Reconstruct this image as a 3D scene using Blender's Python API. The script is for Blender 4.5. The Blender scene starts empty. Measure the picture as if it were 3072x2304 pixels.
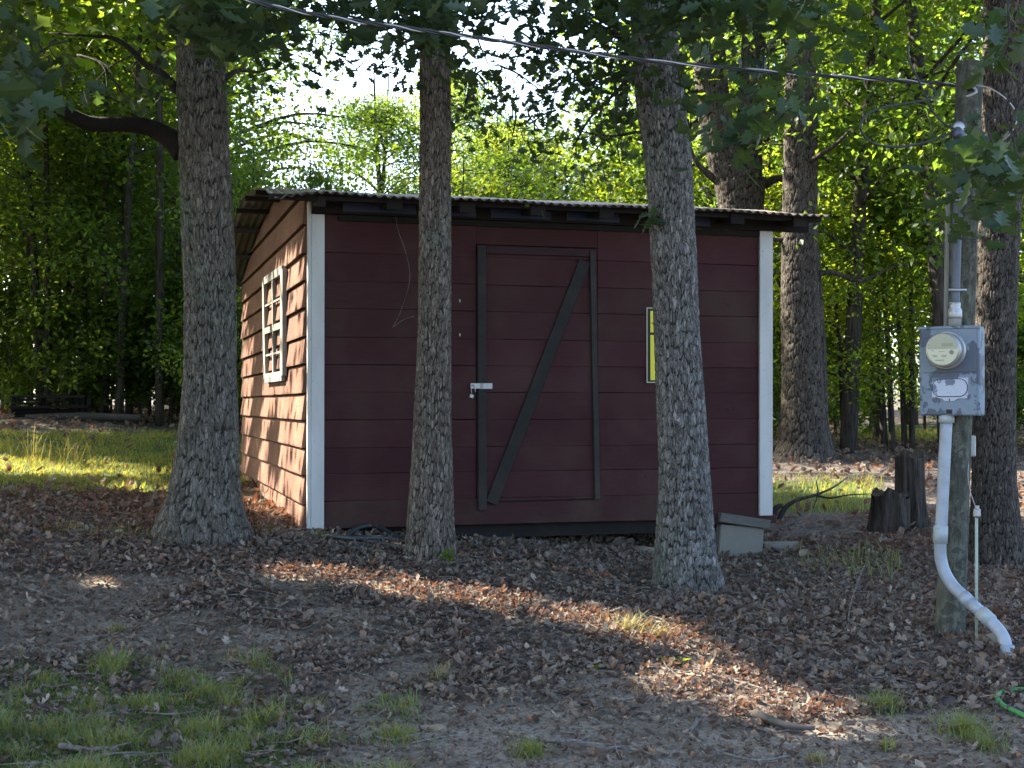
import bpy, bmesh, math, random
import numpy as np
from mathutils import Vector, Matrix
R = math.radians
rng = np.random.default_rng(7)
random.seed(7)
scene = bpy.context.scene
C = scene.collection

# ------------------------------------------------------------------ camera, sky, sun, exposure
CAM = np.array([0.0, 0.0, 1.5]); FPX = 1350.0; PITCH = math.atan(21 / FPX)
cd = bpy.data.cameras.new('camera'); cam = bpy.data.objects.new('camera', cd); C.objects.link(cam)
cam.location = CAM; cam.rotation_euler = (math.pi / 2 + PITCH, 0, 0)
cd.sensor_width = 36; cd.lens = FPX / 1024 * 36; cd.clip_start = 0.1; cd.clip_end = 2000
scene.camera = cam
SAZ = (-0.908, 0.419); SEL = R(42)
S = np.array([SAZ[0] * math.cos(SEL), SAZ[1] * math.cos(SEL), math.sin(SEL)]); S /= np.linalg.norm(S)
w = bpy.data.worlds.new('World'); scene.world = w; w.use_nodes = True
nt = w.node_tree; bg = nt.nodes['Background']
sky = nt.nodes.new('ShaderNodeTexSky'); sky.sky_type = 'NISHITA'; sky.sun_disc = False
sky.sun_elevation = SEL; sky.sun_rotation = math.atan2(S[0], S[1])
sky.air_density = .75; sky.dust_density = 2.6; sky.ozone_density = .5; sky.altitude = 100
nt.links.new(sky.outputs[0], bg.inputs[0]); bg.inputs[1].default_value = 0.138
sl = bpy.data.lights.new('sun', 'SUN'); sl.energy = 5.0; sl.angle = R(0.53); sl.color = (1, 0.9, 0.74)
so = bpy.data.objects.new('sun', sl); C.objects.link(so)
so.rotation_euler = Vector(S).to_track_quat('Z', 'Y').to_euler()
vs = scene.view_settings; vs.view_transform = 'Standard'; vs.look = 'None'; vs.gamma = 1; vs.use_curve_mapping = False
vs.exposure = 2.72
cy = scene.cycles
cy.max_bounces = 8; cy.diffuse_bounces = 4; cy.transmission_bounces = 6; cy.glossy_bounces = 2; cy.transparent_max_bounces = 6
cy.use_denoising = True; cy.sample_clamp_indirect = 6

# ------------------------------------------------------------------ projection helpers (photo 1024x768 pixel -> world)
cp, sp = math.cos(PITCH), math.sin(PITCH)
def ray(px, py):
    dx, dy, dz = px - 512.0, FPX, 384.0 - py
    return np.array([dx, dy * cp - dz * sp, dy * sp + dz * cp])
def P(px, py, Y):
    d = ray(px, py); return CAM + d * (Y / d[1])
def proj(x, y, z):
    yy = y; zz = z - CAM[2]
    f = yy * cp + zz * sp; u = -yy * sp + zz * cp
    f = np.where(f < .05, .05, f)
    return 512 + FPX * x / f, 384 - FPX * u / f, f

# ------------------------------------------------------------------ numpy noise
def _h(ix, iy, seed=0):
    n = (ix.astype(np.int64) * 374761393 + iy.astype(np.int64) * 668265263 + seed * 974711) & 0x7fffffff
    n = (n ^ (n >> 13)) * 1274126177 & 0x7fffffff
    return ((n ^ (n >> 16)) & 0xffffff) / float(0xffffff)
def vnoise(x, y, seed=0):
    x = np.asarray(x, float); y = np.asarray(y, float)
    ix, iy = np.floor(x), np.floor(y); fx, fy = x - ix, y - iy
    fx = fx * fx * (3 - 2 * fx); fy = fy * fy * (3 - 2 * fy)
    a = _h(ix, iy, seed); b = _h(ix + 1, iy, seed); c = _h(ix, iy + 1, seed); d = _h(ix + 1, iy + 1, seed)
    return (a * (1 - fx) + b * fx) * (1 - fy) + (c * (1 - fx) + d * fx) * fy
def fbm(x, y, o=4, seed=0):
    s = 0; a = .5; t = 0
    for i in range(o):
        s = s + a * vnoise(x * 2 ** i, y * 2 ** i, seed + i); t += a; a *= .5
    return s / t
def sstep(a, b, x):
    t = np.clip((x - a) / (b - a), 0, 1); return t * t * (3 - 2 * t)

# ------------------------------------------------------------------ terrain height
_ctl = [(0, 768, 5.2), (512, 768, 5.15), (1024, 768, 5.3), (309, 533, 10.25), (745, 562, 11.2), (200, 537, 9.9), (430, 556, 9.5),
        (685, 590, 9.0), (949, 632, 7.4), (1008, 651, 6.9), (560, 549, 10.8), (0, 480, 12), (0, 440, 17), (52, 417, 20), (170, 440, 18), (0, 412, 27),
        (244, 481, 15.3), (800, 458, 19), (960, 436, 28), (1024, 500, 13), (898, 532, 12.5), (1000, 565, 10.5), (1024, 420, 30),
        (400, 440, 22), (560, 640, 7.35), (180, 640, 7.35), (800, 485, 16.5), (650, 497, 16.5)]
cxyz = np.array([P(*c) for c in _ctl] + [[-40, 40, 1.6], [40, 40, 1.2], [0, 60, 1.7], [-30, 5, .8], [25, 5, 0], [0, 0, 0], [-8, 0, .1], [8, 0, 0],
                                         [-12, 12, 1.0], [12, 12, .3], [60, 90, 1.8], [-60, 90, 2]])
def _k(r): return r
_A = np.linalg.norm(cxyz[:, None, :2] - cxyz[None, :, :2], axis=2)
_n = len(cxyz); _Pm = np.c_[np.ones(_n), cxyz[:, :2]]
_M = np.block([[_A + np.eye(_n) * -.25, _Pm], [_Pm.T, np.zeros((3, 3))]])
_w = np.linalg.solve(_M, np.r_[cxyz[:, 2], 0, 0, 0])
def ghraw(x, y):
    x = np.asarray(x, float); y = np.asarray(y, float)
    s = _w[_n] + _w[_n + 1] * x + _w[_n + 2] * y
    for i in range(_n):
        s = s + _w[i] * np.hypot(x - cxyz[i, 0], y - cxyz[i, 1])
    return s
def gh(x, y):
    return ghraw(np.clip(x, -60, 60), np.clip(y, -20, 90)) + .022 * (fbm(np.asarray(x) * 1.3, np.asarray(y) * 1.3, 3, 5) - .5)
def G(px, py):
    d = ray(px, py); t = 2.0 / d[1]; prev = t
    Y = 3.0
    while Y < 60:
        q = CAM + d * (Y / d[1])
        if q[2] <= float(gh(q[0], q[1])): break
        Y += .04
    return np.array([q[0], q[1], float(gh(q[0], q[1]))])

# ------------------------------------------------------------------ object helpers
def tag(o, label=None, cat=None, group=None, kind=None):
    if label: o['label'] = label
    if cat: o['category'] = cat
    if group: o['group'] = group
    if kind: o['kind'] = kind
    return o
def link(o, parent=None):
    C.objects.link(o)
    if parent is not None: o.parent = parent
    return o
def thing(name, label, cat, loc=(0, 0, 0), rz=0, group=None):
    o = bpy.data.objects.new(name, None); o.empty_display_size = .1; C.objects.link(o)
    o.location = tuple(float(v) for v in loc); o.rotation_euler = (0, 0, rz)
    return tag(o, label, cat, group)
def npmesh(name, V, F, mat, attrs=None, smooth=False):
    """V (n,3), F: list of arrays (k,m) of faces"""
    if not isinstance(F, (list, tuple)): F = [F]
    me = bpy.data.meshes.new(name)
    V = np.asarray(V, np.float32); me.vertices.add(len(V)); me.vertices.foreach_set('co', V.ravel())
    loops = np.concatenate([f.ravel() for f in F]).astype(np.int32)
    tot = np.concatenate([np.full(len(f), f.shape[1]) for f in F]).astype(np.int32)
    st = np.r_[0, np.cumsum(tot)[:-1]].astype(np.int32)
    me.loops.add(len(loops)); me.loops.foreach_set('vertex_index', loops)
    me.polygons.add(len(tot)); me.polygons.foreach_set('loop_start', st)
    if attrs:
        for k, v in attrs.items():
            a = me.attributes.new(k, 'FLOAT', 'POINT'); a.data.foreach_set('value', np.asarray(v, np.float32))
    me.update(calc_edges=True)
    me.polygons.foreach_set('use_smooth', np.full(len(tot), smooth, bool))
    me.validate()
    if mat: me.materials.append(mat)
    return me
def nobj(name, V, F, mat, parent=None, attrs=None, smooth=False):
    return link(bpy.data.objects.new(name, npmesh(name, V, F, mat, attrs, smooth)), parent)
class MB:
    def __init__(s): s.bm = bmesh.new()
    def box(s, c, size, rot=None, bevel=0, jit=0):
        M = Matrix.Translation(Vector([float(v) for v in c]))
        if rot is not None: M = M @ (rot if isinstance(rot, Matrix) else Matrix.Rotation(rot, 4, 'Z'))
        g = bmesh.ops.create_cube(s.bm, size=1.0, matrix=M @ Matrix.Diagonal((float(size[0]), float(size[1]), float(size[2]), 1)))
        vs_ = g['verts']
        if jit:
            for v in vs_: v.co += Vector([random.uniform(-jit, jit) for _ in range(3)])
        if bevel:
            ed = list({e for v in vs_ for e in v.link_edges})
            bmesh.ops.bevel(s.bm, geom=ed, offset=bevel, segments=1, affect='EDGES')
        return s
    def prism(s, poly, y0, y1, bevel=0):
        """poly in (x,z), extruded along y"""
        a = [s.bm.verts.new((float(p[0]), y0, float(p[1]))) for p in poly]; b = [s.bm.verts.new((float(p[0]), y1, float(p[1]))) for p in poly]
        s.bm.faces.new(a); s.bm.faces.new(b[::-1])
        n = len(poly)
        for i in range(n): s.bm.faces.new((a[i], b[i], b[(i + 1) % n], a[(i + 1) % n]))
        return s
    def lathe(s, prof, n=32, M=Matrix.Identity(4)):
        rings = []
        for r, z in prof:
            rings.append([s.bm.verts.new(M @ Vector((r * math.cos(2 * math.pi * i / n), r * math.sin(2 * math.pi * i / n), z))) for i in range(n)])
        for k in range(len(rings) - 1):
            for i in range(n):
                s.bm.faces.new((rings[k][i], rings[k][(i + 1) % n], rings[k + 1][(i + 1) % n], rings[k + 1][i]))
        s.bm.faces.new(rings[0][::-1]); s.bm.faces.new(rings[-1])
        return s
    def tube(s, pts, rad, n=8, smooth=True):
        pts = [Vector([float(c) for c in p]) for p in pts]
        if smooth and len(pts) > 2: pts, rad = cat(pts, rad)
        elif not hasattr(rad, '__len__'): rad = [rad] * len(pts)
        prev = None; rings = []; nrm = None
        for i, p in enumerate(pts):
            t = (pts[min(i + 1, len(pts) - 1)] - pts[max(i - 1, 0)]).normalized()
            if nrm is None:
                nrm = t.orthogonal().normalized()
            else:
                nrm = (nrm - t * nrm.dot(t)).normalized()
            b = t.cross(nrm)
            rings.append([s.bm.verts.new(p + (nrm * math.cos(2 * math.pi * k / n) + b * math.sin(2 * math.pi * k / n)) * rad[i]) for k in range(n)])
        for k in range(len(rings) - 1):
            for i in range(n):
                s.bm.faces.new((rings[k][i], rings[k][(i + 1) % n], rings[k + 1][(i + 1) % n], rings[k + 1][i]))
        s.bm.faces.new(rings[0][::-1]); s.bm.faces.new(rings[-1])
        return s
    def build(s, name, mat, parent=None, smooth=False, loc=None):
        bmesh.ops.recalc_face_normals(s.bm, faces=s.bm.faces)
        me = bpy.data.meshes.new(name); s.bm.to_mesh(me); s.bm.free()
        if smooth:
            for p in me.polygons: p.use_smooth = True
        me.materials.append(mat)
        o = bpy.data.objects.new(name, me); C.objects.link(o)
        if parent is not None: o.parent = parent
        if loc is not None: o.location = loc
        return o
def cat(pts, rad, sub=4):
    if not hasattr(rad, '__len__'): rad = [rad] * len(pts)
    o = []; r = []
    n = len(pts)
    for i in range(n - 1):
        p0 = pts[max(i - 1, 0)]; p1 = pts[i]; p2 = pts[i + 1]; p3 = pts[min(i + 2, n - 1)]
        for k in range(sub):
            t = k / sub
            o.append(.5 * ((2 * p1) + (p2 - p0) * t + (2 * p0 - 5 * p1 + 4 * p2 - p3) * t * t + (3 * p1 - p0 - 3 * p2 + p3) * t ** 3))
            r.append(rad[i] * (1 - t) + rad[i + 1] * t)
    o.append(pts[-1]); r.append(rad[-1])
    return o, r

# ------------------------------------------------------------------ materials
class N:
    def __init__(s, name, rough=.8, spec=.3):
        s.m = bpy.data.materials.new(name); s.m.use_nodes = True; s.t = s.m.node_tree
        s.b = s.t.nodes['Principled BSDF']; s.b.inputs['Roughness'].default_value = rough
        s.b.inputs['Specular IOR Level'].default_value = spec
        s.co = None
    def n(s, ty, **kw):
        x = s.t.nodes.new(ty)
        for k, v in kw.items():
            if k in x.inputs: x.inputs[k].default_value = v
            else: setattr(x, k, v)
        return x
    def l(s, a, b): s.t.links.new(a, b)
    def coord(s, scale=(1, 1, 1), obj=True):
        c = s.n('ShaderNodeTexCoord'); m = s.n('ShaderNodeMapping'); m.inputs['Scale'].default_value = scale
        s.l(c.outputs['Object'], m.inputs[0]); return m.outputs[0]
    def wcoord(s, scale=(1, 1, 1)):
        c = s.n('ShaderNodeNewGeometry'); m = s.n('ShaderNodeMapping'); m.inputs['Scale'].default_value = scale
        s.l(c.outputs['Position'], m.inputs[0]); return m.outputs[0]
    def noise(s, vec, scale=5, detail=4, rough=.55):
        x = s.n('ShaderNodeTexNoise', Scale=scale, Detail=detail, Roughness=rough); s.l(vec, x.inputs['Vector']); return x.outputs['Fac']
    def ramp(s, fac, stops, interp='LINEAR'):
        r = s.n('ShaderNodeValToRGB'); r.color_ramp.interpolation = interp; e = r.color_ramp.elements
        while len(e) < len(stops): e.new(.5)
        for i, (p, c) in enumerate(stops):
            e[i].position = p; e[i].color = (c[0], c[1], c[2], 1) if hasattr(c, '__len__') else (c, c, c, 1)
        s.l(fac, r.inputs[0]); return r.outputs[0]
    def mix(s, fac, a, b, mode='MIX'):
        x = s.n('ShaderNodeMix', data_type='RGBA', blend_type=mode)
        for i, v in ((0, fac), (6, a), (7, b)):
            if hasattr(v, 'is_output'): s.l(v, x.inputs[i])
            else: x.inputs[i].default_value = v if i == 0 else ((v[0], v[1], v[2], 1) if hasattr(v, '__len__') else (v, v, v, 1))
        return x.outputs[2]
    def attr(s, name): return s.n('ShaderNodeAttribute', attribute_name=name).outputs['Fac']
    def rnd(s): return s.n('ShaderNodeObjectInfo').outputs['Random']
    def bump(s, h, strength=.5, dist=.01):
        b = s.n('ShaderNodeBump', Strength=strength, Distance=dist); s.l(h, b.inputs['Height']); s.l(b.outputs[0], s.b.inputs['Normal']); return s
    def col(s, c):
        if hasattr(c, 'is_output'): s.l(c, s.b.inputs['Base Color'])
        else: s.b.inputs['Base Color'].default_value = (c[0], c[1], c[2], 1)
        return s
def plain(name, c, rough=.6, metal=0, var=.25, scale=20, spec=.3):
    n = N(name, rough, spec); f = n.noise(n.coord(), scale, 5)
    n.col(n.mix(f, tuple(v * (1 - var) for v in c), tuple(min(1, v * (1 + var)) for v in c))); n.b.inputs['Metallic'].default_value = metal
    n.bump(f, .15, .003)
    return n.m
def leafmat(name, c1, c2, tr, trans=.45, rough=.45):
    n = N(name, rough, .35)
    f = n.attr('rnd')
    base = n.mix(f, c1, c2); n.col(base)
    t = n.n('ShaderNodeBsdfTranslucent'); tc = n.mix(f, tr, (tr[0] * 1.5, tr[1] * 1.08, tr[2] * .6)); n.l(tc, t.inputs[0])
    mx = n.n('ShaderNodeMixShader'); mx.inputs[0].default_value = trans
    n.l(n.b.outputs[0], mx.inputs[1]); n.l(t.outputs[0], mx.inputs[2])
    n.l(mx.outputs[0], n.t.nodes['Material Output'].inputs[0])
    return n.m
def barkmat(name, crack, plate, pale, lich, lichamt=.5):
    n = N(name, .92, .15)
    h = n.attr('h'); r = n.attr('cell'); wc = n.wcoord((1, 1, .6))
    big = n.noise(wc, 3.2, 4); fine = n.noise(wc, 60, 4, .7)
    pl = n.mix(r, plate, pale)
    lm = n.ramp(big, [(lichamt, 0), (lichamt + .14, 1)])
    lm2 = n.mix(r, lm, lm, 'MULTIPLY')
    pl = n.mix(lm2, pl, lich)
    pl = n.mix(.45, pl, n.ramp(fine, [(.3, .25), (.7, 1.1)]), 'MULTIPLY')
    vv = n.n('ShaderNodeTexVoronoi', feature='DISTANCE_TO_EDGE', Scale=50.0); vc = n.n('ShaderNodeTexVoronoi', Scale=50.0)
    wz = n.wcoord((1, 1, .3)); ad = n.n('ShaderNodeVectorMath', operation='MULTIPLY_ADD'); nn = n.n('ShaderNodeTexNoise', Scale=40.0, Detail=3.0); n.l(n.wcoord(), nn.inputs['Vector'])
    n.l(nn.outputs['Color'], ad.inputs[0]); ad.inputs[1].default_value = (.012, .012, .012); n.l(wz, ad.inputs[2]); n.l(ad.outputs[0], vv.inputs['Vector']); n.l(ad.outputs[0], vc.inputs['Vector'])
    pl = n.mix(1.0, pl, n.ramp(vc.outputs['Color'], [(.25, .82), (.6, 1.0), (.85, 1.28)]), 'MULTIPLY')
    edge = n.ramp(vv.outputs['Distance'], [(.02, 0), (.14, 1)])
    pl = n.mix(edge, n.mix(.45, crack, pl), pl)
    c = n.mix(n.ramp(h, [(.05, 0), (.45, 1)]), crack, pl)
    n.col(c); n.bump(n.mix(.4, edge, fine), .9, .006)
    return n.m
def simplebark(name, a, b):
    n = N(name, .92, .15); wc = n.wcoord((1, 1, .12)); f = n.noise(wc, 26, 5, .7)
    n.col(n.ramp(f, [(.35, a), (.65, b)])); n.bump(f, 1.0, .03); return n.m
def woodmat(name, base, faded, gl=(1, 1, 1), amt=.5, rough=.85, rv=.25):
    n = N(name, rough, .2); wc = n.coord(gl)
    g = n.noise(wc, 9, 6, .65); b = n.noise(n.coord(), 1.6, 4, .6); fine = n.noise(wc, 40, 3, .7)
    c = n.mix(n.ramp(g, [(.35, 0), (.75, 1)]), base, tuple(v * .72 for v in base))
    c = n.mix(n.ramp(b, [(amt, 0), (amt + .3, 1)]), c, faded)
    c = n.mix(n.ramp(fine, [(.62, 0), (.8, .45)]), c, tuple(v * .45 for v in base))
    r = n.ramp(n.rnd(), [(0, 1 - rv), (1, 1 + rv)])
    c = n.mix(1.0, c, r, 'MULTIPLY')
    n.col(c); n.bump(fine, .5, .002)
    return n.m

M_oakL = barkmat('bark_grey', (.026, .023, .018), (.118, .106, .085), (.21, .195, .165), (.135, .155, .12), .52)
M_oakM = barkmat('bark_brown', (.024, .02, .016), (.12, .1, .08), (.22, .195, .16), (.145, .16, .13), .56)
M_oakR = barkmat('bark_silver', (.024, .022, .019), (.125, .12, .106), (.25, .245, .23), (.145, .17, .14), .52)
M_oakD = barkmat('bark_dark', (.014, .012, .01), (.07, .06, .05), (.12, .105, .088), (.085, .092, .075), .6)
M_bark2 = simplebark('bark_forest', (.02, .017, .014), (.075, .066, .057))
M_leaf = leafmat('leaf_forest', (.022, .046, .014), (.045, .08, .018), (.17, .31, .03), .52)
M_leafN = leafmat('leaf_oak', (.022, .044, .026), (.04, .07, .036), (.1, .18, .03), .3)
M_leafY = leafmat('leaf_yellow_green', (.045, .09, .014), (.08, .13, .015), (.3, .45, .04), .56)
M_grass = leafmat('grass_blade', (.085, .16, .06), (.18, .23, .11), (.34, .37, .05), .45, .6)
M_grassdry = leafmat('grass_blade_dry', (.13, .14, .05), (.3, .26, .14), (.32, .32, .09), .35, .6)
def littermat():
    n = N('dead_leaf', .8, .25)
    r = n.attr('rnd'); f = n.noise(n.wcoord(), 90, 3)
    c = n.ramp(r, [(0, (.055, .045, .035)), (.3, (.11, .094, .076)), (.6, (.16, .14, .114)), (.88, (.22, .194, .158)), (.93, (.25, .155, .095)), (.97, (.3, .255, .195)), (1, (.36, .32, .26))])
    c = n.mix(.35, c, n.ramp(f, [(.3, .5), (.7, 1.2)]), 'MULTIPLY')
    n.col(c)
    t = n.n('ShaderNodeBsdfTranslucent'); n.l(n.mix(.6, c, (.4, .13, .04)), t.inputs[0])
    mx = n.n('ShaderNodeMixShader'); mx.inputs[0].default_value = .22
    n.l(n.b.outputs[0], mx.inputs[1]); n.l(t.outputs[0], mx.inputs[2]); n.l(mx.outputs[0], n.t.nodes['Material Output'].inputs[0])
    return n.m
M_litter = littermat()
def groundmat():
    n = N('forest_ground', .95, .15)
    wc = n.wcoord(); a = n.noise(wc, 2.2, 5); b = n.noise(wc, 45, 6, .75); c_ = n.noise(wc, 11, 5, .7)
    v = n.n('ShaderNodeTexVoronoi', Scale=38.0); n.l(wc, v.inputs['Vector'])
    dirt = n.mix(n.ramp(a, [(.4, 0), (.6, 1)]), (.23, .2, .155), (.36, .32, .255))
    dirt = n.mix(n.ramp(b, [(.35, .85), (.62, 0)]), dirt, (.06, .046, .036))
    lit = n.mix(n.ramp(v.outputs['Color'], [(.3, 0), (.7, 1)]), (.06, .05, .042), (.14, .12, .104))
    base = n.mix(n.ramp(n.attr('bare'), [(.2, 0), (.7, 1)]), lit, dirt)
    grass = n.mix(b, (.04, .06, .018), (.085, .12, .03))
    base = n.mix(n.ramp(n.attr('lawn'), [(.25, 0), (.6, 1)]), base, grass)
    n.col(base); n.bump(n.mix(.5, b, c_), 1.0, .03)
    return n.m
M_ground = groundmat()
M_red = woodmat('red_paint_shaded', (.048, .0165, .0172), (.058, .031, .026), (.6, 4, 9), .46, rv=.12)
def sidemat():
    n = N('red_paint_weathered_sunlit', .85, .2); wc = n.coord((6, .7, 12)); sc = n.coord((1, 3.0, .45))  # worn red paint, also paled beyond the front's for its sunlit look
    g = n.noise(wc, 6, 6, .65); st = n.noise(sc, 1.1, 4, .6)
    c = n.mix(n.ramp(st, [(.2, 0), (1, 1)]), (.105, .045, .03), (.25, .15, .1))
    c = n.mix(n.ramp(g, [(.45, 0), (.8, .7)]), c, (.08, .032, .027))
    c = n.mix(1.0, c, n.ramp(n.rnd(), [(0, .85), (1, 1.15)]), 'MULTIPLY')
    n.col(c); n.bump(g, .4, .002); return n.m
M_side = sidemat()
M_strip = woodmat('dark_green_board', (.027, .0265, .023), (.05, .043, .035), (4, 4, .4), .48)
M_topb = woodmat('dark_red_board', (.035, .017, .017), (.045, .026, .022), (.5, 5, 5), .5)
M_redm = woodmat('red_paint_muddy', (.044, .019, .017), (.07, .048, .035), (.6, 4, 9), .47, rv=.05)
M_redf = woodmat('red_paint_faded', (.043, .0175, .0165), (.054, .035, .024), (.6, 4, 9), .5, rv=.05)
M_dark = woodmat('old_rafter_wood', (.013, .012, .011), (.022, .018, .015), (.5, 5, 5), .5)
M_blue = plain('dark_blue_void_shade', (.012, .02, .05), .5)  # shade of the open voids under the eave, put into the colour
def whitemat():
    n = N('white_paint', .6, .35); wc = n.coord((4, 4, 1))
    f = n.noise(wc, 9, 6, .7); z = n.noise(n.coord((1, 1, .25)), 5, 3); ch = n.noise(n.coord(), 55, 3, .6)
    c = n.mix(n.ramp(z, [(.35, 0), (.7, 1)]), (.48, .49, .47), (.36, .37, .34))
    c = n.mix(n.ramp(ch, [(.66, 0), (.7, 1)]), c, (.24, .2, .16))
    n.col(c); n.bump(f, .15, .002); return n.m
M_white = whitemat()
M_frame = woodmat('faded_white_frame', (.22, .22, .195), (.16, .15, .13), (3, 3, .6), .5)
def tinmat():
    n = N('weathered_tin', .55, .5); wc = n.coord((1, .5, 1))
    f = n.noise(wc, 4, 6, .7)
    n.col(n.ramp(f, [(.3, (.17, .165, .155)), (.55, (.11, .095, .08)), (.7, (.085, .05, .03))])); n.b.inputs['Metallic'].default_value = .3
    return n.m
M_tin = tinmat()
def concmat():
    n = N('concrete', .95, .15); f = n.noise(n.coord(), 90, 5, .7); b = n.noise(n.coord(), 7, 4)
    n.col(n.mix(n.ramp(f, [(.35, .9), (.5, 0)]), n.mix(b, (.15, .145, .12), (.2, .19, .165)), (.15, .14, .12))); n.bump(f, .5, .004); return n.m
M_conc = concmat()
M_slab = woodmat('slab_wood', (.1, .1, .085), (.15, .145, .12), (1, 4, 4), .5)
M_steel = plain('galvanised_steel', (.33, .34, .34), .45, .7)
M_greysteel = plain('painted_conduit', (.085, .1, .125), .5, .3)
M_cable = plain('black_cable', (.03, .032, .034), .5)
M_cable2 = plain('bare_aluminium_wire', (.4, .4, .4), .45, .5)
M_hoseB = plain('dark_hose', (.035, .045, .045), .45, spec=.5)
M_hoseG = plain('green_hose', (.04, .2, .05), .4, spec=.5)
M_rod = plain('green_grey_rod', (.28, .33, .27), .6)
M_stone = plain('tan_stone', (.2, .16, .11), .9, scale=12)
M_stick = simplebark('stick_bark', (.08, .068, .058), (.26, .24, .21))
M_twig = simplebark('twig_bark', (.07, .058, .048), (.2, .17, .14))
M_stump = simplebark('stump_bark', (.02, .017, .014), (.085, .072, .058))
M_old = woodmat('old_grey_wood', (.06, .055, .05), (.1, .09, .08), (.6, 4, 4), .5)
def pvcm():
    n = N('grey_pvc', .4, .45); f = n.noise(n.coord(), 12, 5)
    n.col(n.mix(n.ramp(f, [(.4, 0), (.65, 1)]), (.28, .32, .36), (.22, .255, .285))); return n.m
M_pvc = pvcm()
M_pvc2 = plain('pvc_coupling', (.3, .34, .34), .5, scale=30)
def peelmat(name, a, b):
    n = N(name, .6, .3); wc = n.coord((1, 1, 1)); f = n.noise(wc, 7, 6, .6); g = n.noise(wc, 45, 3)
    m = n.ramp(f, [(.5, 0), (.515, 1)])
    c = n.mix(m, a, b); c = n.mix(n.ramp(g, [(.55, 0), (.8, .5)]), c, tuple(v * .7 for v in a)); n.col(c); n.bump(m, .4, -.002); return n.m
M_box = peelmat('peeling_grey_paint', (.155, .2, .24), (.075, .09, .115))
M_cover = peelmat('peeling_cover_paint', (.38, .42, .49), (.13, .155, .2))
M_face = plain('meter_face', (.5, .54, .48), .5, var=.05)
M_facetop = plain('meter_face_upper', (.24, .27, .21), .5, var=.05)
M_lcd = plain('meter_display', (.13, .15, .1), .3)
M_ink = plain('grey_print', (.06, .06, .06), .6)
M_black = plain('black_print', (.015, .015, .015), .6)
M_yellow = plain('yellow_sign_face', (.62, .58, .03), .5, var=.06)
M_cream = plain('cream_sign_border', (.45, .43, .3), .5, var=.08)
def glassm():
    n = N('meter_glass', .05, .5); g = n.n('ShaderNodeBsdfTransparent'); gl = n.n('ShaderNodeBsdfGlossy', Roughness=.08)
    gl.inputs[0].default_value = (.8, .8, .8, 1)
    mx = n.n('ShaderNodeMixShader'); mx.inputs[0].default_value = .07
    g.inputs[0].default_value = (.86, .88, .84, 1)
    n.l(g.outputs[0], mx.inputs[1]); n.l(gl.outputs[0], mx.inputs[2]); n.l(mx.outputs[0], n.t.nodes['Material Output'].inputs[0]); return n.m
M_glass = glassm()
def polemat():
    n = N('pole_wood', .9, .15); wc = n.coord((1, 1, .3)); f = n.noise(wc, 30, 5, .7)
    v = n.n('ShaderNodeTexVoronoi', Scale=9.0, distance='CHEBYCHEV'); mm = n.coord((1.2, 1.2, .75)); nn = n.noise(n.coord(), 9, 3)
    ad = n.n('ShaderNodeVectorMath', operation='ADD'); n.l(mm, ad.inputs[0]); n.l(nn, ad.inputs[1]); n.l(ad.outputs[0], v.inputs['Vector'])
    c = n.mix(n.ramp(v.outputs['Color'], [(.35, 0), (.6, 1)]), (.065, .07, .055), (.12, .127, .1))
    c = n.mix(n.ramp(f, [(.35, .8), (.6, 0)]), c, (.03, .03, .024)); n.col(c); n.bump(f, .8, .006); return n.m
M_pole = polemat()

# ------------------------------------------------------------------ masks in photo space (where the place has lawn, litter, bare dirt)
def blob(px, py, x0, x1, y0, y1, s):
    return sstep(x0 - s, x0 + s, px) * (1 - sstep(x1 - s, x1 + s, px)) * sstep(y0 - s * .35, y0 + s * .35, py) * (1 - sstep(y1 - s * .35, y1 + s * .35, py))
def lawnmask(x, y, z):
    px, py, f = proj(x, y, z)
    n = fbm(x * .9, y * .9, 4, 21)
    front = blob(px, py, -900, 262, 668, 1500, 60) * sstep(.29, .47, fbm(x * 3.4, y * 3.0, 4, 33) + .12 * sstep(690, 760, py))
    far = blob(px, py, -900, 178, 433, 494, 14) + .9 * blob(px, py, 225, 262, 433, 485, 8)
    near2 = .45 * blob(px, py, 30, 260, 500, 545, 20) * sstep(.5, .62, n)
    right = blob(px, py, 764, 878, 482, 512, 14) * .9 + blob(px, py, 855, 965, 424, 441, 8)
    fr = .4 * blob(px, py, 735, 900, 555, 590, 16) * sstep(.42, .6, n)
    bl = .4 * blob(px, py, 260, 420, 700, 1000, 50) * sstep(.52, .66, fbm(x * 2.2, y * 2.2, 4, 33))
    return np.clip(front + far + near2 + right + fr + bl, 0, 1)
def baremask(x, y, z):
    px, py, f = proj(x, y, z)
    n = fbm(x * 1.1 + 9, y * 1.1, 4, 55)
    b = blob(px, py, 330, 2000, 655, 1500, 40) * sstep(.26, .5, n + .28 * sstep(690, 768, py) - .15 * sstep(640, 800, px) * (1 - sstep(720, 760, py)))
    b2 = .9 * blob(px, py, -300, 420, 575, 680, 30) * sstep(.4, .56, n)
    beh = (1 - sstep(2, 4.5, y)) * .6
    return np.clip(b + b2 + beh, 0, 1)
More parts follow.
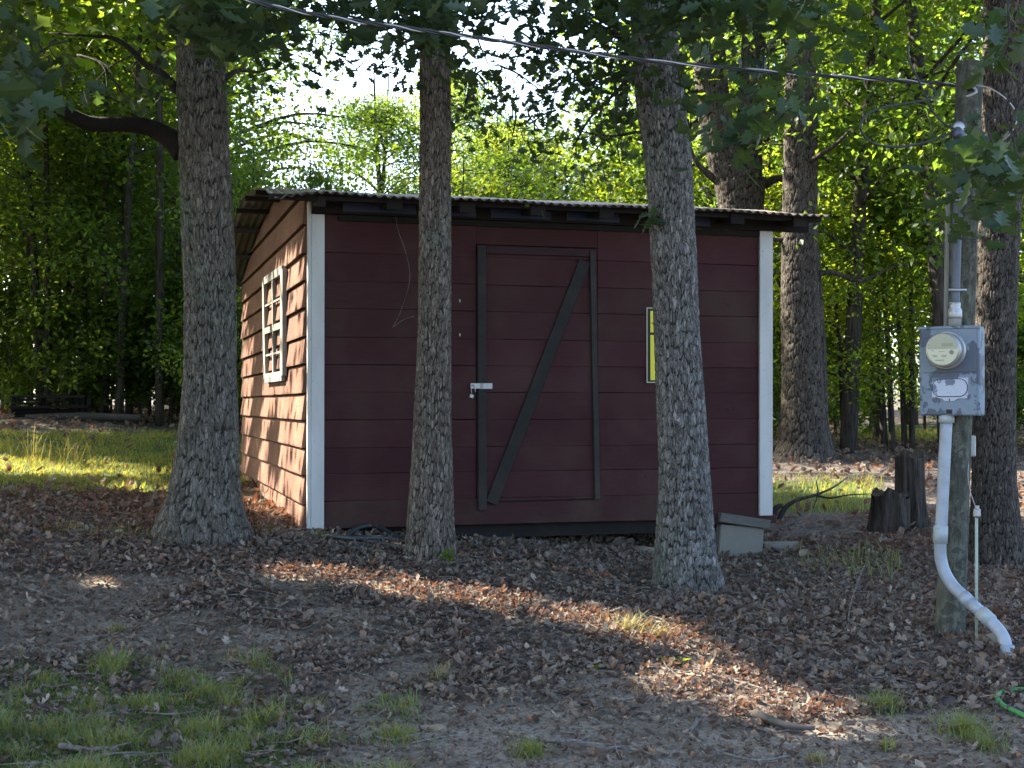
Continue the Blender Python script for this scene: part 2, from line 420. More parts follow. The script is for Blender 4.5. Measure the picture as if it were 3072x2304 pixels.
# lit gaps: where the photograph shows sun reaching the ground (ground capsules in photo px) and the gable wall
def seg(px0, py0, px1, py1, r):
    a = G(px0, py0); b = G(px1, py1); return (a[:2], b[:2], r)
LIT = [seg(285, 573, 330, 582, .11), seg(335, 577, 480, 598, .17), seg(440, 596, 560, 612, .24), seg(555, 612, 655, 634, .26), seg(640, 628, 715, 652, .18),
       seg(700, 684, 805, 716, .26), seg(760, 700, 815, 715, .10), seg(95, 582, 130, 588, .05),
       seg(0, 464, 150, 468, .5), seg(40, 474, 110, 475, .35), seg(135, 490, 165, 492, .22),
       seg(775, 484, 872, 490, .5), seg(780, 494, 830, 497, .35), seg(810, 465, 895, 472, .3),
       seg(865, 432, 960, 434, 2.0), seg(880, 545, 900, 548, .12), seg(985, 480, 1024, 520, .3), seg(268, 500, 290, 522, .2)]

# ------------------------------------------------------------------ shed frame
SA = R(16.3); F0 = np.array([-1.556, 10.3])
ucs = np.array([math.cos(SA), math.sin(SA)]); vcs = np.array([-math.sin(SA), math.cos(SA)])
def toL(p):
    d = np.asarray(p)[:2] - F0; return np.array([d @ ucs, d @ vcs, p[2]])
def FW(px, py, y=0):  # local (x,z) on the plane local-y = y
    d = ray(px, py); o = CAM[:2] - F0; k = (y - o @ vcs) / (d[:2] @ vcs); q = CAM + d * k; l = toL(q); return float(l[0]), float(l[2])
def SW(px, py, x=0):  # local (y,z) on the plane local-x = x
    d = ray(px, py); o = CAM[:2] - F0; k = (x - o @ ucs) / (d[:2] @ ucs); q = CAM + d * k; l = toL(q); return float(l[1]), float(l[2])
WALLLIT = [SW(*p) for p in [(309, 251), (292, 251), (284, 264), (262, 305), (252, 345), (247.5, 378), (247, 470), (309, 524)]]
def inpoly(x, y, poly):
    r = np.zeros(len(x), bool); j = len(poly) - 1
    for i in range(len(poly)):
        xi, yi = poly[i]; xj, yj = poly[j]
        if yi != yj:
            c = ((yi > y) != (yj > y)) & (x < (xj - xi) * (y - yi) / (yj - yi) + xi); r ^= c
        j = i
    return r
def carve(Pt, keep=.03):
    """mask of leaves to keep: those whose shadow misses the sunlit gaps"""
    Pt = np.asarray(Pt); n = len(Pt); k = np.ones(n, bool)
    zg = np.full(n, .5)
    for _ in range(3):
        q = Pt[:, :2] - S[None, :2] * ((Pt[:, 2] - zg) / S[2])[:, None]
        zg = ghraw(np.clip(q[:, 0], -30, 30), np.clip(q[:, 1], 0, 40))
    wob = (fbm(q[:, 0] * 3, q[:, 1] * 3, 3, 77) - .5)
    for a, b, r in LIT:
        d = b - a; t = np.clip(((q - a) @ d) / (d @ d), 0, 1)
        dist = np.linalg.norm(q - (a + t[:, None] * d), axis=1)
        k &= ~(dist < r + .12 + wob * r * 1.2)
    # wall: plane local x = 0
    un = S[:2] @ ucs; l = (Pt[:, :2] - F0) @ ucs; kk = l / un   # travel along -S by kk
    q3 = Pt - S[None] * kk[:, None]; L = (q3[:, :2] - F0) @ vcs
    m = np.zeros(n, bool)
    for dL_, dz_ in ((0, 0), (.13, 0), (-.13, 0), (0, .13), (0, -.13)): m |= inpoly(L + dL_, q3[:, 2] + dz_, WALLLIT)
    m &= kk > 0
    band = vnoise(L * 1.9 + q3[:, 2] * .5, q3[:, 2] * .35, 91)
    m &= band < .64
    k &= ~m
    k |= rng.random(n) < keep
    return k

# ------------------------------------------------------------------ ground
def axis(a, b, fine0, fine1, step, grow=1.18):
    v = list(np.arange(fine0, fine1, step)); s = step; x = fine0
    while x > a: s *= grow; x -= s; v.insert(0, x)
    s = step; x = v[-1]
    while x < b: s *= grow; x += s; v.append(x)
    return np.array(v)
gx = axis(-260, 260, -7, 7, .06); gy = axis(-120, 420, 4.4, 15, .055)
GX, GY = np.meshgrid(gx, gy); gxf, gyf = GX.ravel(), GY.ravel()
gz = gh(gxf, gyf)
lm_ = lawnmask(gxf, gyf, gz); bm_ = baremask(gxf, gyf, gz)
gz2 = gz + .03 * (fbm(gxf * 5, gyf * 5, 4, 3) - .5) * (np.abs(gxf) < 12) * (gyf < 26) * (1 - .5 * bm_)
nx, ny = len(gx), len(gy)
idx = np.arange(nx * ny).reshape(ny, nx)
Fq = np.stack([idx[:-1, :-1], idx[:-1, 1:], idx[1:, 1:], idx[1:, :-1]], -1).reshape(-1, 4)
o = nobj('ground', np.c_[gxf, gyf, gz2], Fq, M_ground, attrs={'lawn': lm_, 'bare': bm_}, smooth=True); tag(o, kind='structure')

# ------------------------------------------------------------------ leaf templates and scattering
def tmpl(stations, curl=0, fold=.25, twist=0, cup=0):
    V = []; n = len(stations)
    for i, (t, wd) in enumerate(stations):
        for sgn in (-1, 0, 1):
            x = sgn * wd; y = t; z = abs(sgn) * wd * fold + cup * (abs(sgn) * wd) ** 2
            a = curl * (t - .4); zz = z * math.cos(a) + (1 - math.cos(a)) * .8; yy = y * math.cos(a * .5)
            c, s_ = math.cos(twist * t), math.sin(twist * t)
            V.append((x * c - zz * s_, yy, x * s_ + zz * c + math.sin(a) * .15))
    Fc = []
    for i in range(n - 1):
        for j in range(2):
            a = i * 3 + j; Fc.append((a, a + 1, a + 4, a + 3))
    return np.array(V), np.array(Fc)
OAK = [(0, .015), (.12, .09), (.24, .27), (.34, .13), (.5, .38), (.6, .16), (.76, .33), (.85, .16), (1, .02)]
OAKS = [(0, .02), (.22, .24), (.34, .08), (.55, .36), (.68, .1), (.85, .24), (1, .02)]
SIMPLE = [(0, .01), (.3, .26), (.65, .24), (1, .01)]
def rotmats(n, tilt, rg, mode='leaf'):
    """columns: local x,y,z ; y=leaf axis. tilt 0 flat horizontal, 1 random"""
    az = rg.random(n) * 2 * np.pi; pit = rg.normal(0, 1, n) * tilt - (.35 if mode == 'leaf' else 0); rol = rg.normal(0, 1, n) * tilt
    ca, sa = np.cos(az), np.sin(az); cpi, spi = np.cos(pit), np.sin(pit); cr, sr = np.cos(rol), np.sin(rol)
    y = np.stack([-sa * cpi, ca * cpi, spi], 1)
    x0 = np.stack([ca, sa, np.zeros(n)], 1); z0 = np.cross(x0, y)
    x = x0 * cr[:, None] - z0 * sr[:, None]; z = np.cross(x, y)
    return np.stack([x, y, z], 2)
def scatter(T, pos, size, tilt, rg, mode='leaf', rnd=None):
    V, Fc = T; n = len(pos); Rm = rotmats(n, tilt, rg, mode)
    W = np.einsum('nij,mj->nmi', Rm, V) * np.asarray(size)[:, None, None] + pos[:, None, :]
    FF = (Fc[None] + (np.arange(n) * len(V))[:, None, None]).reshape(-1, Fc.shape[1])
    r = rg.random(n) if rnd is None else rnd
    return W.reshape(-1, 3), FF, np.repeat(r, len(V))
def merge(parts):
    Vs, Fs, rs = [], [], []; off = 0
    for V, Fc, r in parts:
        Vs.append(V); Fs.append(Fc + off); rs.append(r); off += len(V)
    return np.concatenate(Vs), Fs, np.concatenate(rs)
T_DIA = (np.array([(0, 0, 0), (.33, .45, .06), (0, 1, 0), (-.33, .45, .06)]), np.array([(0, 1, 2, 3)]))
T_SIM = tmpl(SIMPLE, .5, .25)
T_OAK = tmpl(OAK, .7, .18); T_OAK2 = tmpl(OAK, -.5, .3, .5)

# ------------------------------------------------------------------ leaf litter (stuff)
def litter():
    parts = []
    temps = [tmpl(OAKS, 1.6, .7, .6), tmpl(OAKS, -1.4, .5, -.8), tmpl(OAKS, 2.3, 1.1, .3), tmpl(OAKS, .8, -.5, 1.2)]
    simp = [tmpl(SIMPLE, 1.6, .8, .6), tmpl(SIMPLE, -1.4, .6, -.6)]
    def pts(n, x0, x1, y0, y1):
        x = rng.uniform(x0, x1, n); y = rng.uniform(y0, y1, n); z = gh(x, y)
        px, py, f = proj(x, y, z)
        lw = lawnmask(x, y, z); br = baremask(x, y, z)
        cl = sstep(.25, .55, fbm(x * 2.5, y * 2.5, 3, 44))
        keep = rng.random(n) < (1 - .9 * lw) * (1 - .93 * br) * (.35 + .65 * cl)
        keep &= (px > -120) & (px < 1150)
        return x[keep], y[keep], z[keep]
    x, y, z = pts(98000, -4.5, 5.5, 4.8, 12.2)
    n = len(x); pick = rng.integers(0, 4, n)
    pick2 = rng.random(n) < .45
    for k in range(2):
        m = pick2 & (pick % 2 == k); c = m.sum()
        parts.append(scatter(simp[k], np.c_[x[m], y[m], z[m] + rng.uniform(0, .03, c)], rng.uniform(.03, .07, c), .3, rng, 'flat'))
    for k in range(4):
        m = (pick == k) & ~pick2; c = m.sum()
        pos = np.c_[x[m], y[m], z[m] + rng.uniform(.0, .035, c)]
        parts.append(scatter(temps[k], pos, rng.uniform(.022, .058, c) * np.where(rng.random(c) < .06, 1.7, 1), .27, rng, 'flat'))
    x, y, z = pts(26000, -14, 14, 11, 30)
    n = len(x); pick = rng.integers(0, 2, n)
    for k in range(2):
        m = pick == k; c = m.sum()
        parts.append(scatter(simp[k], np.c_[x[m], y[m], z[m] + rng.uniform(.0, .05, c)], rng.uniform(.07, .13, c), .5, rng, 'flat'))
    # crumbs on bare dirt
    n = 34000; x = rng.uniform(-4, 4.4, n); y = rng.uniform(4.8, 9.2, n); z = gh(x, y)
    parts.append(scatter(simp[0], np.c_[x, y, z + .008], rng.uniform(.01, .042, n), .35, rng, 'flat'))
    V, Fs, r = merge(parts)
    o = nobj('fallen_leaves', V, Fs, M_litter, attrs={'rnd': r})
    tag(o, 'deep litter of curled brown oak leaves covering the ground round the shed', 'leaf litter', kind='stuff')
litter()

# ------------------------------------------------------------------ grass
def blades(pos, h, wd, lean, rg, seg=3):
    n = len(pos); az = rg.random(n) * 2 * np.pi; d = np.stack([np.cos(az), np.sin(az), np.zeros(n)], 1)
    s_ = np.stack([-d[:, 1], d[:, 0], np.zeros(n)], 1)
    V = np.zeros((n, 2 * seg + 1, 3)); up = np.array([0, 0, 1.0])
    for k in range(seg + 1):
        t = k / seg
        c = pos + up * (h * t * (1 - .25 * lean * t))[:, None] + d * (h * lean * t * t)[:, None]
        if k < seg:
            ww = wd * (1 - t * .75)
            V[:, 2 * k] = c - s_ * ww[:, None]; V[:, 2 * k + 1] = c + s_ * ww[:, None]
        else: V[:, 2 * seg] = c
    m = 2 * seg + 1; Q = np.array([(2 * k, 2 * k + 1, 2 * k + 3, 2 * k + 2) for k in range(seg - 1)]); Tt = np.array([(2 * seg - 2, 2 * seg - 1, 2 * seg)])
    off = (np.arange(n) * m)[:, None, None]
    return V.reshape(-1, 3), [(Q[None] + off).reshape(-1, 4), (Tt[None] + off).reshape(-1, 3)], np.repeat(rg.random(n), m)
def lawn():
    def pts(n, x0, x1, y0, y1, thr=.15):
        x = rng.uniform(x0, x1, n); y = rng.uniform(y0, y1, n); z = gh(x, y)
        px, py, f = proj(x, y, z); lw = lawnmask(x, y, z)
        k = (rng.random(n) < lw * sstep(.3, .55, fbm(x * 6, y * 6, 2, 71))) & (lw > thr) & (px > -150) & (px < 1150)
        return np.c_[x[k], y[k], z[k] - .005]
    Pn = pts(170000, -3.2, .6, 4.7, 7.8)
    n = len(Pn); V, Fs, r = blades(Pn, rng.uniform(.025, .075, n) * (.35 + 1.7 * sstep(.35, .75, fbm(Pn[:, 0] * 5, Pn[:, 1] * 5, 2, 9))), rng.uniform(.0016, .0034, n), rng.uniform(.3, 1.5, n), rng)
    tag(nobj('lawn_grass', V, Fs, M_grass, attrs={'rnd': r}), 'patchy green grass growing over the lower left foreground', 'grass', kind='stuff')
    Pn = pts(110000, -9.5, -1.9, 9.0, 19.5)
    n = len(Pn); V, Fs, r = blades(Pn, rng.uniform(.035, .1, n), rng.uniform(.003, .006, n), rng.uniform(.3, 1.3, n), rng, 2)
    tag(nobj('lawn_grass', V, Fs, M_grass, attrs={'rnd': r}), 'sunlit grass lawn left of the shed in front of the woods', 'grass', kind='stuff')
    Pn = pts(90000, 2.2, 12, 9.5, 28)
    n = len(Pn); V, Fs, r = blades(Pn, rng.uniform(.07, .22, n), rng.uniform(.003, .006, n), rng.uniform(.2, 1.0, n), rng, 2)
    tag(nobj('lawn_grass', V, Fs, M_grass, attrs={'rnd': r}), 'sunlit grass right of the shed behind the stump', 'grass', kind='stuff')
lawn()

def tuft(px, py, n, h, rad, label, dry=.0, lean=(.3, 1.3), sq=1.0, grp=None):
    b = G(px, py); a = rng.random(n) * 2 * np.pi; rr = np.minimum(np.abs(rng.normal(0, .45, n)), 1.1) * rad
    x = rr * np.cos(a); y = rr * np.sin(a) * sq
    Pn = np.c_[x, y, gh(x + b[0], y + b[1]) - b[2] - .005]
    V, Fs, r = blades(Pn, rng.uniform(.45, 1, n) * h, rng.uniform(.0016, .003, n), rng.uniform(*lean, n), rng, 4)
    o = nobj('grass_tuft', V, Fs, M_grassdry if dry else M_grass, attrs={'rnd': r}); o.location = b
    return tag(o, label, 'grass tuft', grp)
TG = 'grass tufts growing in the leaf litter'
tuft(628, 634, 120, .17, .16, 'yellow-green arching grass tuft in the sun streak before the right oak', 1, (.5, 1.6), grp=TG)
tuft(660, 640, 60, .13, .10, 'small sunlit grass tuft just right of the arching one in the sun streak', 1, (.5, 1.6), grp=TG)
tuft(530, 757, 260, .1, .10, 'dense round green grass tuft at the bottom centre beside the bare dirt', 0, (.3, 1.0), grp=TG)
tuft(395, 744, 300, .1, .15, 'wide green grass tuft left of the tan stone at the bottom', 0, (.3, 1.0), grp=TG)
tuft(312, 711, 120, .09, .08, 'lone blue-green grass tuft right of the foreground lawn edge', 0, grp=TG)
tuft(385, 702, 90, .06, .07, 'low grass tuft above the wide one left of the tan stone', 0, grp=TG)
tuft(440, 683, 70, .15, .10, 'sparse dry tuft with tall thin stalks in mid foreground', 1, (.2, 1.2), grp=TG)
tuft(117, 632, 110, .07, .08, 'yellowish low tuft alone in the litter above the lawn', 1, (.2, .8), grp=TG)
tuft(163, 651, 60, .06, .05, 'small yellow tuft just above the lawn edge', 1, (.2, .8), grp=TG)
tuft(885, 712, 220, .13, .12, 'green tuft with stiff blades right of the dappled dirt', 0, (.3, 1.1), grp=TG)
tuft(965, 735, 330, .13, .16, 'largest grass tuft, near the green hose', 0, (.4, 1.2), grp=TG)
tuft(985, 748, 160, .1, .12, 'spreading grass tuft at the foot of the largest one', 0, (.5, 1.3), grp=TG)
tuft(817, 765, 130, .07, .07, 'short straw-coloured tuft at the bottom right edge', 1, (.3, 1.0), grp=TG)
tuft(888, 752, 80, .08, .05, 'narrow pale tuft between the straw tuft and the largest one', 0, (.3, .8), grp=TG)
tuft(72, 533, 90, .11, .12, 'yellow-green tuft in the shade left of the left oak', 1, (.3, 1.0), grp=TG)
tuft(315, 541, 70, .13, .09, 'grass tuft at the foot of the white corner board', 0, (.3, 1.0), grp=TG)
tuft(270, 533, 160, .09, .22, 'low grass between the left oak and the shed corner', 0, (.3, 1.0), grp=TG)
tuft(190, 545, 200, .08, .45, 'thin grass fringe round the foot of the left oak', 0, (.3, 1.0), .5, grp=TG)
tuft(868, 488, 60, .26, .08, 'bright tall grass tuft beside the stump', 1, (.1, .5), grp=TG)
SEED1 = tuft(35, 466, 40, .55, .5, 'tall seeding grass stems rising from the sunlit lawn', 1, (.2, .7), .5, grp=TG)
SEED2 = tuft(75, 462, 30, .5, .4, 'smaller group of tall seeding stems right of the tallest ones', 1, (.2, .8), .5, grp=TG)

SEED1['kind'] = 'stuff'; SEED2['kind'] = 'stuff'
# broad-leaved weed seedlings
def weed(px, py, n, sz, h, label):
    b = G(px, py); pos = np.c_[rng.normal(0, .03, n), rng.normal(0, .03, n), rng.uniform(.01, h, n)]
    V, Fc, r = scatter(T_SIM, pos, rng.uniform(.6, 1, n) * sz, .4, rng)
    o = nobj('weed', V, Fc, M_leafY, attrs={'rnd': r}); o.location = b; tag(o, label, 'weed')
weed(255, 727, 7, .09, .05, 'broad-leaved green weed at the right edge of the foreground grass')
weed(447, 565, 16, .08, .12, 'bright green oak seedling at the foot of the middle tree')
weed(676, 664, 14, .09, .03, 'flat dark green seedling beside the forked twig')
weed(598, 670, 9, .07, .02, 'pale green seedling left of the flat dark one')

# ------------------------------------------------------------------ trees: trunks with bark plates
def voro(u, v, per, seed):
    iu, iv = np.floor(u), np.floor(v); f1 = np.full(u.shape, 9.0); f2 = f1.copy(); cid = np.zeros(u.shape)
    for du in (-1, 0, 1):
        for dv in (-1, 0, 1):
            cu, cv = iu + du, iv + dv; w_ = np.mod(cu, per)
            x = cu + .15 + .7 * _h(w_, cv, seed); y = cv + .15 + .7 * _h(w_, cv, seed + 9)
            d = np.hypot(u - x, v - y); c = _h(w_, cv, seed + 5)
            m = d < f1; f2 = np.where(m, f1, np.minimum(f2, d)); cid = np.where(m, c, cid); f1 = np.where(m, d, f1)
    return f1, f2, cid
def trunk_mesh(name, path, rad, mat, parent, base, flare=.35, fl_h=.5, cw=.026, ch=.075, depth=.012, na=156, dz=.0105, seed=1, lobes=6, loc=None):
    """path: world centres bottom->top, rad: radii. vertices are stored relative to base"""
    pts, rr = cat([Vector([float(c) for c in p]) for p in path], rad, 12)
    pts = np.array([list(p) for p in pts]); rr = np.array(rr)
    L = np.r_[0, np.cumsum(np.linalg.norm(np.diff(pts, axis=0), axis=1))]
    nzv = max(6, int(L[-1] / dz)); s_ = np.linspace(0, L[-1], nzv)
    c = np.stack([np.interp(s_, L, pts[:, i]) for i in range(3)], 1); r = np.interp(s_, L, rr)
    th = np.linspace(0, 2 * np.pi, na, endpoint=False); T_, Z_ = np.meshgrid(th, s_)
    per = max(8, int(2 * np.pi * rad[len(rad) // 2] / cw))
    wob = fbm(T_ * 4, Z_ * 3, 3, seed + 40) - .5
    u = T_ / (2 * np.pi) * per + wob * 1.3 * np.sin(T_ / 2) ** .5; v = Z_ / ch + wob * 1.2
    f1, f2, cid = voro(u, v, per, seed)
    hgt = sstep(.03, .38, f2 - f1 + .45 * (fbm(u * 1.7, v * 1.1, 3, seed + 60) - .47))
    lump = .05 * (fbm(np.cos(T_) * 2 + 5, Z_ * 1.4 + np.sin(T_) * 2, 3, seed + 3) - .5)
    fl = np.exp(-Z_ / fl_h * 2.2)
    lob = .5 + .5 * np.cos(T_ * lobes + 1.3 * seed + .9 * np.sin(T_ * 2 + seed))
    Rr = r[:, None] * (1 + lump + flare * fl * (.55 + .9 * lob * fl)) + depth * (hgt - .5) * (1 + .6 * fl) + .004 * (fbm(T_ * 30, Z_ * 60, 2, seed) - .5)
    d = np.gradient(c, axis=0); d /= np.linalg.norm(d, axis=1)[:, None]
    ax = np.cross(np.array([0, 1.0, 0]), d); ax /= np.linalg.norm(ax, axis=1)[:, None]; bx = np.cross(d, ax)
    V = c[:, None] + Rr[..., None] * (np.cos(T_)[..., None] * ax[:, None] + np.sin(T_)[..., None] * bx[:, None])
    V = V.reshape(-1, 3) - np.asarray(base)[None]
    ii = np.arange(nzv * na).reshape(nzv, na); jj = np.roll(ii, -1, 1)
    Fc = np.stack([ii[:-1], jj[:-1], jj[1:], ii[1:]], -1).reshape(-1, 4)
    return nobj(name, V, Fc, mat, parent, attrs={'h': hgt.ravel(), 'cell': cid.ravel()}, smooth=True)
def trk(pxs, Y):  # list of (px, py, width px) bottom -> top at depth Y
    pts = [P(a, b, Y) for a, b, w_ in pxs]; rad = [w_ / 2 / FPX * Y for a, b, w_ in pxs]; return pts, rad
def grow_up(pts, rad, z1, drift=(0, 0)):
    p = pts[-1]; return pts + [np.array([p[0] + drift[0], p[1] + drift[1], (p[2] + z1) / 2]), np.array([p[0] + drift[0] * 1.5, p[1] + drift[1] * 2, z1])], rad + [rad[-1] * .75, rad[-1] * .35]
def branch(name, pts, rad, mat, base, parent, n=10):
    m = MB(); m.tube([np.asarray(p) - base for p in pts], rad, n); return m.build(name, mat, parent, smooth=True)

def foliage(name, pos, size, parent, base, mat, T, tilt=.55, jitter=.3, rg=rng, docarve=True, twigs=None):
    pos = np.asarray(pos)
    if docarve:
        k = carve(pos, .02); pos = pos[k]; size = size[k]
    V, Fc, r = scatter(T, pos - base, size, tilt, rg)
    o = nobj(name, V, Fc, mat, parent, attrs={'rnd': r}); tag(o, kind='stuff'); return o
def clumps(centres, per, spread, size, rg=rng, flat=.6):
    c = np.repeat(np.asarray(centres), per, 0); n = len(c)
    d = rg.normal(0, 1, (n, 3)) * spread * np.array([1, 1, flat])
    return c + d, rg.uniform(.5, 1.35, n) * size

def shade_centres(c, r, n, rg=rng):
    """clump centres in an ellipsoid shell"""
    d = rg.normal(0, 1, (n, 3)); d /= np.linalg.norm(d, axis=1)[:, None]
    return np.asarray(c) + d * (rg.random(n)[:, None] ** (1 / 2.2)) * np.asarray(r)

# sprays of leaves visible in the top of the photo: (px,py,spread px, Y, count, leaf m)
def sprays(lst, rg=rng):
    ps, ss = [], []
    for (px, py, sx, sy, Y, n, lm) in lst:
        # tufts of 6..8 leaves round twig tips
        k = max(1, n // 7); a = rg.normal(0, 1, (k, 2)); 
        for i in range(k):
            q = P(px + a[i, 0] * sx, py + a[i, 1] * sy, Y + rg.normal(0, .35))
            m = 7; ps.append(q + rg.normal(0, 1, (m, 3)) * .09); ss.append(rg.uniform(.75, 1.1, m) * lm)
    return np.concatenate(ps), np.concatenate(ss)

# --- left oak
def near_tree(name, label, spec, Y, mat, crown, spr, leafm, up=9.5, drift=(0, 0), branches=(), seed=1, flare=.35, fl_h=.45, depth=.012, ccount=240, cw=.026, ch=.07, extra=None):
    pts, rad = trk(spec, Y); base = np.array([pts[0][0], pts[0][1], float(gh(pts[0][0], pts[0][1]))])
    t = thing(name, label, 'tree', base)
    pts[0] = pts[0] - np.array([0, 0, .12])
    p2, r2 = grow_up(pts, rad, up, drift)
    trunk_mesh('trunk', p2[:len(pts)], r2[:len(pts)], mat, t, base, flare, fl_h, cw, ch, depth, seed=seed)
    branch('upper_trunk', p2[len(pts) - 1:], r2[len(pts) - 1:], M_bark2, base, t, 14)
    for bp in branches:
        branch('branch', bp[0], bp[1], mat if len(bp) < 3 else bp[2], base, t)
    if crown is not None:
        c = shade_centres(crown[0], crown[1], ccount); c = c[c[:, 2] > crown[2]]
        ps, ss = clumps(c, 42, .34, .17)
        px, py, f = proj(ps[:, 0], ps[:, 1], ps[:, 2])
        vis = (py > -10) & (px > -10) & (px < 1034) & (ps[:, 1] > 0)
        ps, ss = ps[~vis], ss[~vis]
        foliage('crown', ps, ss, t, base, M_leafN, T_DIA, .5)
        # limbs towards the crown
        m = MB()
        for k in range(9):
            z0 = base[2] + random.uniform(3.6, up - 1.5); p0 = np.array([np.interp(z0, [q[2] for q in p2], [q[0] for q in p2]), np.interp(z0, [q[2] for q in p2], [q[1] for q in p2]), z0])
            e = c[random.randrange(len(c))]; mid = (p0 + e) / 2 + np.array([0, 0, .35]); m.tube([p0 - base, mid - base, e - base], [.07, .045, .012], 6)
        tag(m.build('limbs', M_bark2, t, smooth=True), kind='stuff')
    if spr:
        ps, ss = sprays(spr); V1 = foliage('leaf_sprays', ps, ss, t, base, leafm, T_OAK, .6)
        m = MB()
        for (px, py, sx, sy, Ys, n, lm) in spr:
            for k in range(3):
                a = P(px + random.gauss(0, sx * .6), py + random.gauss(0, sy * .6), Ys); b = P(px + random.gauss(0, sx), min(py - 20, py - 2 * sy) - 10, Ys + .2)
                m.tube([a - base, (a + b) / 2 + np.array([random.uniform(-.08, .08), 0, .05]) - base, b - base], [.003, .006, .009], 5)
        tag(m.build('twigs', M_bark2, t, smooth=True), kind='stuff')
    if extra: extra(t, base)
    return t
YL = 9.9
bL = [([P(183, 153, YL), P(168, 137, YL), P(148, 127, YL), P(120, 124, YL - .1), P(92, 124, YL - .2), P(68, 114, YL - .3), P(45, 102, YL - .4), P(22, 86, YL - .5), P(-10, 60, YL - .7)], [.085, .075, .062, .055, .055, .05, .045, .038, .03], M_oakD),
      ([P(182, 95, YL), P(172, 84, YL + .1), P(160, 72, YL + .3), P(145, 64, YL + .5), P(128, 47, YL + .7), P(112, 38, YL + .9), P(90, 36, YL + 1.1), P(50, 33, YL + 1.5)], [.04, .034, .03, .026, .022, .018, .012, .008], M_oakD),
      ([P(225, 78, YL), P(240, 70, YL + .2), P(258, 72, YL + .4), P(280, 66, YL + .8)], [.025, .018, .012, .006], M_bark2)]
near_tree('oak_tree', 'big grey oak with a wide flared base, left of the shed', [(203, 541, 104), (203, 527, 92), (205, 499, 72), (205.5, 480, 67), (208, 443, 59), (210, 368, 50), (210, 293, 49), (208.5, 247, 50), (204, 150, 48), (202, 93, 47), (201, 54, 46), (200, -60, 45)], YL, M_oakL,
          ((-4.2, 9.8, 7.2), (4.2, 4.0, 2.9), 4.4),
          [(205, 8, 26, 14, 7.6, 190, .17), (175, 25, 16, 12, 7.9, 70, .17), (240, 20, 18, 14, 8.0, 90, .16), (8, 108, 12, 12, 7.0, 60, .19), (5, 20, 14, 20, 7.5, 70, .17),
           (50, 70, 22, 9, 8.6, 90, .15), (110, 85, 25, 8, 9.3, 80, .13), (150, 92, 20, 6, 9.4, 50, .13), (20, 75, 15, 7, 8.4, 60, .15), (290, 5, 26, 14, 8.6, 120, .14), (262, 62, 16, 10, 9.3, 70, .1), (380, 66, 20, 9, 9.6, 80, .09), (350, 40, 14, 8, 9.4, 40, .1)],
          M_leafN, up=9.5, drift=(-.2, 0), branches=bL, seed=3, flare=.32, fl_h=.26, depth=.017, ccount=330, cw=.02, ch=.12)
YM = 9.5
near_tree('oak_tree', 'slim brown oak standing before the left half of the shed front', [(430, 562, 58), (430.5, 551, 50), (431, 509, 44), (432, 463, 39.5), (432.5, 417, 36), (434.5, 324, 31.5), (435, 232, 31), (435.5, 139, 30), (435, 46, 30), (435, -60, 29)], YM, M_oakM,
          ((-.8, 9.2, 7.2), (3.2, 3.0, 2.7), 4.5),
          [(430, 12, 26, 12, 8.0, 150, .15), (350, 8, 40, 10, 8.7, 130, .13), (510, 10, 40, 12, 8.8, 160, .13), (390, 46, 18, 6, 9.6, 45, .1), (452, 44, 8, 10, 8.4, 30, .13), (590, 14, 30, 14, 9.0, 130, .14)],
          M_leafN, up=9, seed=8, flare=.3, fl_h=.24, depth=.012, ccount=220, cw=.017, ch=.09)
YR = 9.0
bR = [([P(650, 62, YR), P(640, 55, YR), P(628, 42, YR + .1), P(610, 32, YR + .2), P(590, 20, YR + .2)], [.045, .035, .028, .02, .012], M_bark2),
      ([P(655, 140, YR), P(640, 132, YR), P(610, 136, YR + .1), P(575, 130, YR + .2)], [.02, .012, .008, .004], M_bark2),
      ([P(640, 60, YR), P(618, 90, YR + .1), P(590, 118, YR + .2), P(572, 150, YR + .3)], [.016, .012, .009, .005], M_bark2)]
def knot(t, base):
    b = P(653, 222, YR); m = MB(); m.lathe([(.03, -.03), (.032, 0), (.022, .012), (.012, .014)], 12, Matrix.Translation(Vector(P(660, 222, YR) - base) + Vector((-.03, -.1, 0))) @ Matrix.Rotation(R(90), 4, 'X')); m.build('knot', M_oakD, t, smooth=True)
    ps = np.array([P(648 + random.uniform(-8, 8), 219 + random.uniform(-6, 5), YR - .15) for _ in range(9)]); V, Fc, r = scatter(T_OAK, ps - base, np.full(9, .1), .5, rng); nobj('leaf_sprig', V, Fc, M_leafN, t, attrs={'rnd': r})
